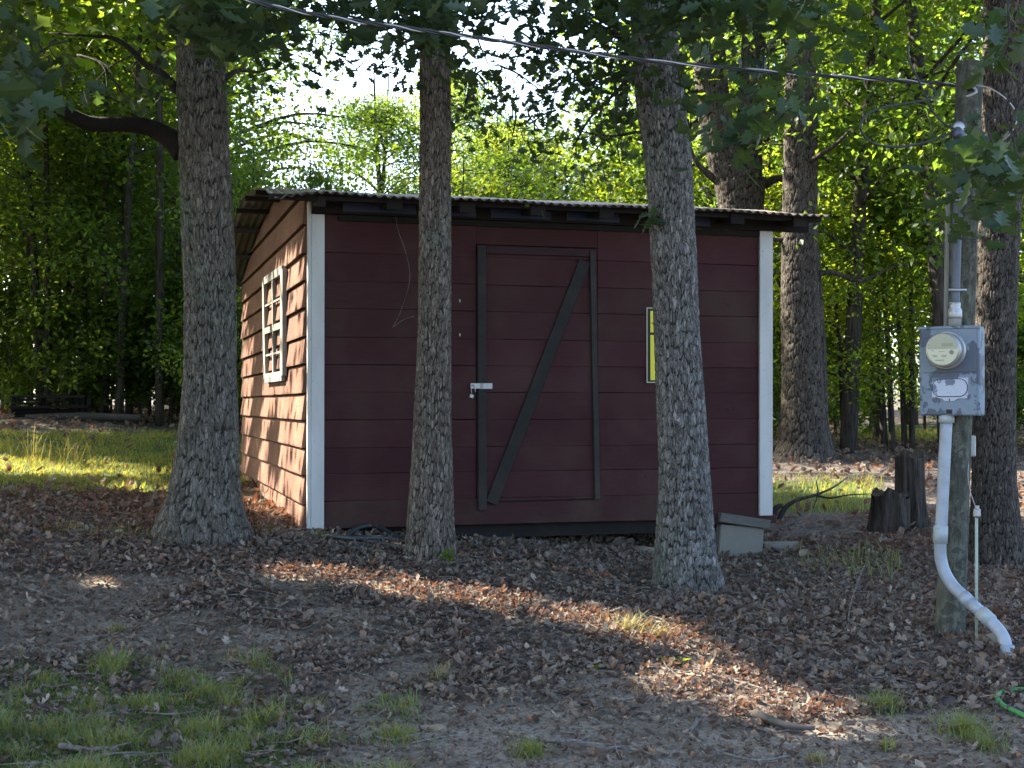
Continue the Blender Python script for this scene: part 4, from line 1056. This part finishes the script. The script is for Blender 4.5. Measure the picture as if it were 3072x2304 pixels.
# hasp on the door
hasp = bpy.data.objects.new('hasp', None); link(hasp, SH_)
hx, hz = FW(482, 386, -.07); a0 = FW(470, 386, -.07)[0]; a1 = FW(491.5, 386, -.07)[0]
m = MB(); m.box(((hx + a1) / 2 + .01, -.062, hz), (a1 - hx, .005, .046), bevel=.002); m.build('hinge_leaf', M_steel, hasp)
m = MB(); m.box(((hx + a0) / 2, -.060, hz), (hx - a0 - .012, .005, .044), bevel=.002); m.build('hasp_strap', M_steel, hasp)
m = MB(); m.lathe([(.006, -.024), (.006, .024)], 10, Matrix.Translation((hx, -.066, hz))); m.build('hinge_pin', M_steel, hasp)
m = MB(); m.lathe([(.009, 0), (.009, .006)], 10, Matrix.Translation((a1 - .03, -.064, hz)) @ Matrix.Rotation(R(90), 4, 'X')); m.build('bolt', M_steel, hasp)
Ms = Matrix.Translation((F0[0], F0[1], 0)) @ Matrix.Rotation(SA, 4, 'Z')
def wl(x, y, z): return Ms @ Vector((x, y, z))
pl = thing('padlock', 'small steel padlock hanging open from the shed door hasp', 'padlock', wl(a0 + .012, -.075, hz - .08), SA)
m = MB(); m.box((0, 0, 0), (.034, .016, .03), Matrix.Rotation(R(20), 4, 'Y'), bevel=.004); m.build('lock_body', M_steel, pl)
m = MB(); m.tube([(.003, 0, .014), (-.006, 0, .07), (.002, 0, .085), (.016, 0, .086), (.024, 0, .075), (.032, 0, .03)], .0028, 6); m.build('shackle', M_steel, pl, smooth=True)
# sign
s0 = FW(646.5, 307.5, -.035); s1 = FW(698, 383, -.035)
sw_, sh_ = s1[0] - s0[0], s0[1] - s1[1]
sg = thing('warning_sign', 'yellow sign with black rules and letters, half hidden behind the silvery oak', 'sign', wl((s0[0] + s1[0]) / 2, -.035, (s0[1] + s1[1]) / 2), SA)
def sbox(x0, x1, z0, z1, y, th, name, mat):
    m = MB(); m.box((-sw_ / 2 + (x0 + x1) / 2 * sw_, y, sh_ / 2 - (z0 + z1) / 2 * sh_), ((x1 - x0) * sw_, th, (z1 - z0) * sh_)); return m.build(name, mat, sg)
sbox(0, 1, 0, 1, 0, .004, 'border', M_cream); sbox(.018, .982, .012, .988, -.003, .002, 'black_ground', M_black)
sbox(.07, .93, .045, .33, -.005, .002, 'yellow_field', M_yellow); sbox(.07, .93, .365, .965, -.005, .002, 'yellow_field', M_yellow)
def letter(ch, xf, zf, size):
    cu = bpy.data.curves.new('letter', 'FONT'); cu.body = ch; cu.size = size; cu.extrude = .0008; tmp = bpy.data.objects.new('tmp', cu); me = bpy.data.meshes.new_from_object(tmp); bpy.data.objects.remove(tmp); o = bpy.data.objects.new('letter', me); link(o, sg)
    me.materials.clear(); me.materials.append(M_black); o.rotation_euler = (R(90), 0, 0); o.location = (-sw_ / 2 + xf * sw_, -.0075, sh_ / 2 - zf * sh_)
letter('T', .085, .315, .105); letter('P', .15, .655, .105); letter('N', .2, .95, .105)

# dry vine hanging on the front wall
m = MB()
pv = [FW(*q) for q in [(393, 212), (396, 232), (403, 252), (408, 275), (405, 295), (398, 315), (391, 328)]]
m.tube([(a, -.07 - .02 * math.sin(i), b) for i, (a, b) in enumerate(pv)], [.002] * len(pv), 5)
pv = [FW(*q) for q in [(392, 327), (402, 320), (412, 317)]]; m.tube([(a, -.07, b) for a, b in pv], [.0018] * 3, 5)
o = m.build('dry_vine', M_stick, None, smooth=True); o.matrix_world = Ms; tag(o, 'thin dry vine dangling over the red planks left of the slim oak', 'vine')

# concrete support under the right corner
bp = np.array([*(F0 + ucs * 3.60 + vcs * -.05), 0.0]); zg = P(745, 559, bp[1])[2]
bs = thing('concrete_block', 'upright concrete block propping the right front corner of the shed', 'concrete block', (bp[0], bp[1] + .02, zg - .03), SA)
m = MB(); m.box((.0, .1, .155), (.40, .2, .29), Matrix.Rotation(R(5), 4, 'Y'), bevel=.008, jit=.006); m.build('block', M_conc, bs)
sb = thing('wood_slab', 'tilted grey slab wedged between the block and the shed corner', 'slab', (bp[0] + .02, bp[1], zg + .295), SA)
m = MB(); m.box((0, .1, .02), (.46, .24, .075), Matrix.Rotation(R(9.5), 4, 'Y'), bevel=.006, jit=.006); m.build('slab', M_slab, sb)
fl = thing('flat_stone', 'flat grey slab lying on the ground right of the concrete block', 'stone', G(785, 552))
m = MB(); m.box((0, .1, .03), (.34, .22, .06), Matrix.Rotation(R(4), 4, 'X'), bevel=.015, jit=.01); m.build('stone', M_conc, fl)

# ------------------------------------------------------------------ utility pole, meter, conduits
YP = 7.4; pb = G(949, 634); pb = np.array([xat(949, YP), YP, float(gh(xat(949, YP), YP))]); ptop = P(970, 64, YP)
ax = ptop - pb; axl = np.linalg.norm(ax)
up_ = thing('utility_pole', 'short weathered wooden utility pole carrying the meter box', 'utility pole', pb)
trunk_mesh('pole', [pb - ax / axl * .2, pb + ax * .3, pb + ax * .7, ptop], [.079, .075, .071, .068], M_pole, up_, pb, .0, .3, .03, .6, .004, 64, .03, 51)
m = MB(); M_ = Matrix.Translation(Vector(ptop - pb)) @ Vector((0, 0, 1)).rotation_difference(Vector(ax)).to_matrix().to_4x4(); m.lathe([(.069, -.02), (.066, .004), (.05, .012)], 24, M_); m.build('pole_top', M_old, up_)
def up(px, py, Y): return P(px, py, Y)
def utube(pts, r, name, mat, th, n=10):
    m = MB(); base = np.array(th.location); m.tube([np.asarray(p) - base for p in pts], r, n); return m.build(name, mat, th, smooth=True)
utube([up(971, 84, YP - .1), up(976, 92, YP - .13), up(966, 97, YP - .12)], .008, 'anchor_hook', M_steel, up_)
m = MB(); m.box(Vector(up(972, 84, YP - .085) - pb), (.05, .03, .07), bevel=.004); m.build('anchor_plate', M_cable, up_)
m = MB(); m.lathe([(.02, -.02), (.034, -.015), (.022, 0), (.034, .015), (.02, .02)], 16, Matrix.Translation(Vector(up(958, 128, YP - .13) - pb)) @ Matrix.Rotation(R(90), 4, 'X')); m.build('insulator', M_steel, up_, smooth=True)
m = MB(); m.box(Vector(up(967, 137, YP - .07) - pb), (.14, .05, .025), bevel=.004); m.build('strap', M_steel, up_)
m = MB(); m.box(Vector(up(946.5, 290, YP + .02) - pb), (.02, .03, 1.1), Matrix.Rotation(R(1), 4, 'Y'), bevel=.003); m.build('pale_batten', M_frame, up_)
# meter box
PSI = R(-31); bc = P(952, 371.5, YP - .13)
mbx = thing('electric_meter_box', 'peeling grey metal meter box with round electric meter, on the pole', 'meter box', bc, PSI)
bw, bh, bd = .315, .475, .13
m = MB(); m.box((0, 0, 0), (bw, bd, bh), bevel=.006); m.build('housing', M_box, mbx)
m = MB(); m.box((0, -bd / 2 - .003, bh * .235), (bw - .03, .006, bh * .49), bevel=.002); m.build('upper_cover', M_box, mbx)
m = MB(); m.box((0, -bd / 2 - .003, -bh * .26), (bw - .03, .006, bh * .46), bevel=.002); m.build('lower_cover', M_box, mbx)
m = MB(); m.box((0, -bd / 2 - .002, bh / 2 - .004), (bw + .012, .02, .016), bevel=.003); m.build('drip_edge', M_box, mbx)
MR = Matrix.Translation((-.012, -bd / 2 - .006, .112)) @ Matrix.Rotation(R(90), 4, 'X')
met = bpy.data.objects.new('meter', None); link(met, mbx)
m = MB(); m.lathe([(.103, 0), (.104, .012), (.098, .018)], 40, MR); m.build('sealing_ring', M_steel, met, smooth=False)
m = MB(); m.lathe([(.094, .018), (.0925, .05), (.088, .082)], 40, MR); m.build('meter_body', M_steel, met, smooth=True)
m = MB(); m.lathe([(.08, .0821), (.08, .0835)], 40, MR); m.build('meter_face', M_face, met)
def fpoly(z0):
    return [( .0797 * math.cos(a), .0797 * math.sin(a)) for a in np.linspace(math.asin(z0 / .0797), math.pi - math.asin(z0 / .0797), 24)]
yf = -bd / 2 - .006 - .0845
m = MB(); m.prism([(-.012 + a, .112 + b) for a, b in fpoly(.006)], yf, yf + .0009); m.build('upper_face', M_facetop, met)
m = MB(); m.box((.012, yf - .001, .112 + .026), (.056, .002, .019)); m.build('display', M_lcd, met)
m = MB(); m.box((-.012, yf - .0006, .112 + .006), (.15, .001, .0015)); m.build('print_line', M_ink, met)
for (a, b, c_) in ((-.065, -.004, .016), (-.018, -.01, .03), (-.055, -.03, .028), (-.05, -.036, .022), (-.005, -.03, .03), (-.005, -.037, .026), (-.028, -.055, .045)):
    m = MB(); m.box((a + .0, yf - .0004, .112 + b), (c_, .0008, .0028 if b > -.05 else .004)); m.build('print_line', M_ink, met)
m = MB(); m.lathe([(.012, 0), (.012, .002), (.007, .0022), (.007, .001)], 18, Matrix.Translation((.034, yf, .112 - .014)) @ Matrix.Rotation(R(90), 4, 'X')); m.build('sensor_port', M_ink, met)
m = MB(); m.lathe([(.0885, .084), (.088, .1), (.083, .106)], 40, MR); m.build('glass_cover', M_glass, met)
def rrect(w_, h_, r, cx, cz, n=8):
    o_ = []
    for (sx, sz, a0_) in ((1, 1, 0), (-1, 1, 90), (-1, -1, 180), (1, -1, 270)):
        for k in range(n + 1):
            a = R(a0_ + 90 * k / n); o_.append((cx + sx * (w_ / 2 - r) + r * math.cos(a), cz + sz * (h_ / 2 - r) + r * math.sin(a)))
    return o_
yb = -bd / 2 - .006
lid = bpy.data.objects.new('breaker_lid', None); link(lid, mbx)
m = MB(); m.prism([(-.088, -.035), (.1, -.035), (.1, -.145), (.045, -.145), (.028, -.16), (-.022, -.16), (-.036, -.145), (-.088, -.145)], yb - .005, yb); m.build('lid_plate', M_cover, lid)
m = MB(); m.prism(rrect(.178, .09, .04, .006, -.088), yb - .012, yb - .005); m.build('lid_panel', M_cover, lid)
m = MB(); m.prism([(-.08 + .086 + (a - .006) * 1.0, b) for a, b in rrect(.186, .098, .044, .006, -.088)], yb - .0075, yb - .005); m.build('lid_gap_shade', M_black, lid)  # black plate stands for the dark gap around the lid panel
m = MB(); m.box((.003, yb - .006, -.153), (.004, .004, .014)); m.build('lid_slot', M_black, lid)
m = MB(); m.box((.0, yb - .003, -bh / 2 + .022), (.03, .01, .022), bevel=.002); m.build('latch', M_black, mbx)
m = MB(); m.box((-.016, yb - .005, -bh / 2 + .022), (.01, .006, .018), bevel=.002); m.build('seal_tag', M_frame, mbx)
# metal riser conduit above the box
rc = thing('metal_conduit', 'grey metal riser pipe running up the pole from the meter box', 'conduit', P(955, 328, YP - .14))
Yc = YP - .14
utube([up(954.5, 329, Yc), up(955, 318, Yc)], .034, 'hub_flange', M_frame, rc, 16)
m = MB(); m.lathe([(.034, 0), (.037, .01), (.037, .045), (.028, .06), (.03, .07), (.03, .085), (.022, .09)], 18, Matrix.Translation((0, 0, .05))); m.build('coupling', M_steel, rc, smooth=True)
utube([up(955, 312, Yc), up(957, 240, Yc), up(960, 150, Yc)], .0235, 'pipe', M_greysteel, rc, 16)
utube([up(959.5, 152, Yc), up(960, 138, Yc), up(956, 131, Yc - .03)], [.03, .035, .028], 'weatherhead', M_greysteel, rc, 16)
for yy in (290, 200): 
    utube([up(949, yy, Yc - .01), up(957, yy, Yc - .03), up(966, yy, Yc - .005)], .008, 'pipe_clamp', M_steel, rc, 6)
# pvc conduit
pv_ = thing('pvc_conduit', 'pale grey plastic conduit bending from the meter box down into the ground', 'conduit', P(947, 417, YP - .15))
rp = .0325
utube([up(946.5, 415, YP - .14), up(946.5, 423, YP - .14)], .041, 'hub', M_pvc2, pv_, 20)
A = [up(946.3, 421, YP - .14), up(943.5, 480, YP - .14), up(940.5, 540, YP - .14)]
utube(A, rp, 'pipe', M_pvc, pv_, 20)
utube([up(940.8, 526, YP - .14), up(940.2, 543, YP - .14)], rp + .006, 'coupling', M_pvc2, pv_, 20)
utube([up(940.2, 541, YP - .14), up(940.8, 558, YP - .14), up(945, 573, YP - .16), up(953, 586, YP - .19), up(961, 594, YP - .23), up(968, 601, YP - .27)], rp, 'elbow', M_pvc, pv_, 20)
utube([up(963, 596, YP - .24), up(970, 603, YP - .28)], rp + .004, 'coupling', M_pvc, pv_, 20)
utube([up(968, 601, YP - .27), up(984, 615, YP - .36)], rp, 'pipe', M_pvc, pv_, 20)
utube([up(981, 612.5, YP - .345), up(991, 621.5, YP - .40)], rp + .006, 'coupling', M_pvc2, pv_, 20)
utube([up(988, 619, YP - .385), up(997, 628, YP - .43), up(1003.5, 638, YP - .47), up(1006.5, 650, YP - .5), up(1007, 664, YP - .52)], rp, 'elbow', M_pvc, pv_, 20)
utube([up(1007, 645.5, YP - .495), up(1008, 664, YP - .52)], rp + .004, 'pipe_end', M_pvc, pv_, 20)
gr_ = thing('ground_rod', 'thin green-grey earthing rod standing beside the plastic conduit', 'rod', G(976.5, 645))
Yg = float(gr_.location[1])
utube([up(976.5, 650, Yg), up(976.5, 510, Yg)], .0085, 'rod', M_rod, gr_, 8)
m = MB(); m.lathe([(.012, -.03), (.02, -.02), (.02, .012), (.012, .02), (.012, .034)], 10, Matrix.Translation(Vector(up(977, 512, Yg)) - gr_.location)); m.build('clamp', M_steel, gr_)
utube([up(976, 508, Yg), up(970, 490, Yg + .1), up(968, 470, Yg + .2), up(972, 445, Yg + .3)], .0022, 'earth_wire', M_cable2, gr_, 5)
sbx = thing('small_utility_box', 'small white box fixed to the pole side below the meter', 'box', up(970.5, 446, YP + .12))
m = MB(); m.box((0, 0, 0), (.05, .05, .115), Matrix.Rotation(R(-10), 4, 'Z'), bevel=.004); m.build('box_body', M_white, sbx)
m = MB(); m.box((-.005, -.028, 0), (.04, .006, .1), Matrix.Rotation(R(-10), 4, 'Z'), bevel=.002); m.build('box_lid', M_white, sbx)

# service cable
sc_ = thing('service_cable', 'twisted black overhead cable descending from upper left to the pole top', 'cable', P(970, 86, YP))
cp_ = [P(150, -45, 6.2), P(240, -3, 6.35), P(330, 17, 6.5), P(420, 30, 6.7), P(509, 42, 6.85), P(634, 59, 7.0), P(787, 73, 7.2), P(900, 80.5, 7.35), P(962, 85.5, 7.42)]
cs_, _ = cat([Vector(p) for p in cp_], 0.01, 24)
base = np.array(sc_.location)
for k in range(3):
    m = MB(); pts = []
    for i, p in enumerate(cs_):
        a = i * .42 + k * 2.094; pts.append(np.array(p) + np.array([0, math.cos(a), math.sin(a)]) * .0068 - base)
    m.tube(pts, .0058 if k else .004, 6, smooth=False); m.build('strand', M_cable if k else M_cable2, sc_, smooth=True)
utube([up(908, 44, 7.3), up(909, 60, 7.3), up(917, 77, 7.3), up(926, 96, 7.3), up(932, 110, 7.3), up(942, 122, 7.28), up(954, 129, 7.25)], .0058, 'cable_loop', M_cable, sc_, 6)
utube([up(930, 84, 7.35), up(936, 96, 7.2), up(915, 102, 7.1), up(880, 108, 7.0), up(864, 118, 6.95), up(861, 130, 6.95), up(872, 143, 7.0), up(899, 147, 7.1), up(930, 141, 7.2), up(956, 130, 7.25)], .0065, 'cable_loop', M_cable, sc_, 6)
utube([up(962, 85.5, 7.35), up(982, 86, 7.25), up(1000, 94, 7.2), up(1013, 107, 7.2), up(1017, 119, 7.2), up(1010, 134, 7.2), up(996, 143, 7.25), up(975, 138, 7.28)], .0035, 'bare_wire', M_cable2, sc_, 6)
utube([up(956, 138, 7.22), up(962, 140, 7.2), up(966, 148, 7.2), up(968, 156, 7.25)], .006, 'cable_tail', M_cable, sc_, 6)

# ------------------------------------------------------------------ small things on the ground
# stump
st = thing('tree_stump', 'dark double stump, one half taller, right of the shed', 'stump', np.array([xat(898, 12.5), 12.5, float(gh(xat(898, 12.5), 12.5))]))
def stumpmesh(dx, dy, r, h, sd, fl):
    n = 44; zs = np.linspace(-.1, h, 26); V = []
    for z in zs:
        for i in range(n):
            a = 2 * math.pi * i / n
            rr = r * (1 + .35 * fl * math.exp(-max(z, 0) / .18) * (.6 + .6 * math.sin(5 * a + sd)) + .07 * math.sin(9 * a + sd + z) + .06 * math.sin(17 * a + z * 4) + random.uniform(-.015, .015))
            V.append((dx + rr * math.cos(a), dy + rr * math.sin(a), z + ((.05 * math.sin(3 * a + sd) + random.uniform(-.025, .025)) if z == zs[-1] else 0)))
    V = np.array(V); ii = np.arange(len(zs) * n).reshape(len(zs), n); jj = np.roll(ii, -1, 1)
    Fc = np.stack([ii[:-1], jj[:-1], jj[1:], ii[1:]], -1).reshape(-1, 4); c = len(V); V = np.vstack([V, [(dx, dy, h - .03)]])
    T3 = np.array([[ii[-1, i], ii[-1, (i + 1) % n], c] for i in range(n)])
    return V, [Fc, T3]
V, Fs = stumpmesh(-.07, 0, .165, .34, 1.0, .8); nobj('low_stump', V, Fs, M_stump, st, smooth=True)
V, Fs = stumpmesh(.13, .08, .125, .7, 2.4, 1.3); nobj('tall_stump', V, Fs, M_stump, st, smooth=True)
# fallen limb behind shed corner
fb = thing('fallen_branch', 'dead forked branch arching over the grass right of the shed corner', 'branch', G(778, 520))
Yb = float(fb.location[1])
utube([up(778, 522, Yb), up(785, 508, Yb), (up(797, 500, Yb)), up(815, 495, Yb + .1), up(832, 488, Yb + .2), up(848, 477, Yb + .3)], [.03, .026, .02, .014, .01, .004], 'limb', M_bark2, fb, 7)
utube([up(815, 495, Yb + .1), up(830, 498, Yb), up(848, 495, Yb), up(872, 494, Yb)], [.012, .01, .007, .003], 'limb', M_bark2, fb, 6)
utube([up(816, 480, Yb + .1), up(818, 494, Yb + .1), up(813, 508, Yb)], [.004, .008, .004], 'limb', M_bark2, fb, 6)
utube([up(772, 520, Yb), up(776, 508, Yb), up(783, 505, Yb)], [.03, .03, .02], 'limb', M_bark2, fb, 7)
# old timber frame / bench by the woods
bn = thing('old_bench', 'broken slatted timber bench lying at the edge of the woods', 'bench', P(50, 417, 20))
bn.location[2] = float(gh(bn.location[0], 20)); bn.scale = (1, 1, .82); s20 = 20 / FPX
for i, (x0_, x1_, z) in enumerate([(-38, 36, .38), (-36, -8, .32), (-36, -10, .26), (-2, 18, .32), (-38, 40, .19), (-34, 44, .02)]):
    m = MB(); m.box(((x0_ + x1_) / 2 * s20, random.uniform(-.05, .05), z), ((x1_ - x0_) * s20, .12, .035 if i not in (0, 4) else .05), Matrix.Rotation(R(random.uniform(-1, 1)), 4, 'Y'), bevel=.004); m.build('slat', M_dark, bn)
for x_ in (-38, -8, 6, 20, 26, 32, 38):
    m = MB(); m.box((x_ * s20, .06, .2), (.05, .05, .4), bevel=.004); m.build('upright', M_dark, bn)
m = MB(); m.box((0, .1, .1), (72 * s20, .08, .12)); m.build('rail', M_dark, bn)
lg = thing('rotting_log', 'grey rotting log lying in the leaves below the old bench', 'log', G(80, 421))
m = MB(); m.tube([(-.8, 0, .04), (0, .03, .06), (.9, 0, .04)], [.05, .065, .05], 9); m.build('log', M_old, lg, smooth=True)
# hoses
hb = thing('hose_coil', 'coiled dark hose lying at the foot of the shed front', 'hose', G(350, 545))
base = np.array(hb.location); hz0 = base[2]
def ground_tube(pxs, r, dz=.004):
    out = []
    for q in pxs:
        g_ = G(q[0], q[1]); out.append(np.array([g_[0], g_[1], g_[2] + r + (q[2] if len(q) > 2 else 0) + dz]))
    return out
utube(ground_tube([(298, 549), (310, 543, .01), (330, 542, .02), (360, 546, .02), (388, 549, .01), (402, 552)], .018), .018, 'hose_loop', M_hoseB, hb, 10)
utube(ground_tube([(318, 541), (332, 545, .04), (352, 547, .04), (378, 545, .03), (400, 543), (412, 540)], .018), .018, 'hose_loop', M_hoseB, hb, 10)
utube(ground_tube([(345, 541, 0), (358, 538, .05), (375, 537, .06), (392, 541, .03), (404, 545)], .018), .016, 'hose_loop', M_hoseB, hb, 10)
utube(ground_tube([(330, 549), (352, 551, .0), (380, 551, .0), (400, 547)], .016), .016, 'hose_loop', M_hoseB, hb, 10)
hg = thing('green_garden_hose', 'bright green garden hose curving in at the right edge', 'hose', G(1000, 705))
utube(ground_tube([(1050, 694), (1024, 696), (1012, 697), (1001, 699), (997, 706), (1004, 715), (1016, 721), (1030, 725), (1050, 728)], .0115, .015), .0115, 'hose', M_hoseG, hg, 10)
g_ = G(1009.5, 718); utube([g_ + np.array([-.012, 0.004, .027]), g_ + np.array([.012, -.004, .025])], .0135, 'coupling', M_hoseB, hg, 10)
# stones
def stone(px, py, w_, h_, label):
    if py > 650: w_ *= .5; h_ *= .5
    b = G(px, py); o_ = thing('stone', label, 'stone', b); bm = bmesh.new(); bmesh.ops.create_icosphere(bm, subdivisions=3, radius=1)
    sd = random.random() * 50
    for v in bm.verts:
        n_ = .6 * (float(fbm(np.array([v.co.x * 1.3 + sd]), np.array([v.co.y * 1.3 + v.co.z * 1.7]), 3, 2)[0]) - .5); v.co *= 1 + n_
        v.co.x *= w_ / 2; v.co.y *= w_ * .4; v.co.z *= h_ / 2; v.co.z += h_ * .02
    me = bpy.data.meshes.new('rock'); bm.to_mesh(me); bm.free(); me.materials.append(M_stone)
    for p in me.polygons: p.use_smooth = True
    r_ = bpy.data.objects.new('rock', me); link(r_, o_)
stone(438, 733, .2, .1, 'flat tan stone at the bottom right of the wide grass tuft')
stone(615, 706, .17, .13, 'round tan stone in the bare dirt near the sunlit patch')
stone(626, 712, .07, .06, 'pebble touching the round tan stone')
stone(574, 711, .17, .06, 'pale flat stone left of the round tan stone')
stone(516, 711, .1, .03, 'small pale stone set in the dirt above the long stick')
stone(544, 750, .08, .04, 'small stone beside the dense round grass tuft')
stone(992, 643, .2, .08, 'grey stone between the earthing rod and the conduit end')
stone(927, 621, .08, .05, 'small white stone left of the utility pole foot')
stone(642, 553, .3, .1, 'flat pale stone by the shed, left of the silvery oak')
# sticks
def stick(pxs, r, label, mat=M_stick, grp='sticks and twigs on the ground'):
    b = G(pxs[0][0], pxs[0][1]); t = thing('stick', label, 'stick', b, group=grp)
    pts = ground_tube(pxs, r, .012); rr = [r * (1 - .55 * i / (len(pts) - 1)) for i in range(len(pts))]; utube(pts, rr, 'wood', mat, t, 7); return t
stick([(510, 741), (535, 746), (560, 749), (575, 748), (597, 752), (628, 757), (655, 764)], .013, 'long pale lichened stick lying across the bottom centre')
stick([(691, 715), (697, 728), (690, 740), (705, 752), (728, 762), (760, 766), (790, 763)], .009, 'crooked pale stick curving along the bottom right')
stick([(270, 736), (300, 742), (335, 744)], .009, 'straight pale stick left of the wide grass tuft')
stick([(313, 740), (330, 746), (345, 752)], .008, 'short pale stick beside the straight one in the left foreground')
stick([(60, 755), (90, 757), (118, 755)], .014, 'thick pale broken branch in the foreground lawn')
stick([(0, 568), (25, 569), (45, 571)], .01, 'pale stick at the left edge below the lawn')
stick([(20, 588), (45, 600), (65, 607)], .013, 'weathered branch piece near the left edge')
stick([(695, 604, .04), (718, 608, .05), (738, 612, .02)], .006, 'pale straight twig leaning on the foot of the silvery oak')
stick([(848, 632), (850, 620, .06), (857, 608, .12), (865, 596, .19)], .005, 'pale twig sticking up out of the leaves left of the pole')
stick([(578, 655), (590, 661), (612, 662), (640, 668)], .006, 'forked pale twig in mid foreground')
stick([(585, 662), (597, 655, .01), (625, 650, .01)], .004, 'side fork of the pale twig in mid foreground')
stick([(712, 680), (740, 687), (775, 696)], .006, 'thin twig across the sunlit dirt patch')
stick([(585, 573), (605, 583), (640, 594)], .006, 'twig below the shed door to the right')
stick([(470, 575), (500, 580), (530, 582)], .005, 'thin twig along the upper edge of the sun streak')
stick([(640, 672), (665, 674), (690, 677)], .006, 'twig just below the flat seedling')
stick([(755, 722), (785, 733), (815, 738)], .02, 'dark rotten bark slab below the sunlit dirt', M_old)
stick([(575, 718), (586, 722), (598, 727)], .006, 'short white twig below the round tan stone')
stick([(735, 540), (760, 543), (800, 546), (850, 538)], .01, 'long dry branch on the ground right of the shed corner', M_twig)
stick([(738, 557), (790, 561), (860, 565)], .006, 'pale thin branch lying before the concrete block')
stick([(655, 668), (672, 676), (690, 690)], .004, 'fine crooked twig in the dirt left of the sun patch', M_twig)
stick([(200, 545), (222, 560), (225, 575)], .004, 'curved dry stem below the big grey oak')
stick([(305, 562), (345, 560), (360, 556, .03), (372, 545, .08)], .004, 'pale twig leaning on the coiled hose')
# fine scattered twigs
def twigs():
    n = 750; m = MB()
    for i in range(n):
        x = rng.uniform(-3.4, 4.4); y = rng.uniform(5, 11) ; a = rng.uniform(0, 6.28); L = rng.uniform(.04, .26)
        dx, dy = math.cos(a) * L, math.sin(a) * L; k = rng.uniform(-.2, .2) * L
        p = [(x, y), (x + dx * .5 - dy * k, y + dy * .5 + dx * k), (x + dx, y + dy)]
        m.tube([(q[0], q[1], float(gh(q[0], q[1])) + .03 + .02 * rng.random()) for q in p], [.0028, .0024, .0012], 4, smooth=False)
    tag(m.build('fine_twigs', M_stick), 'fine broken twigs strewn through the leaf litter', 'twigs', kind='stuff')
twigs()
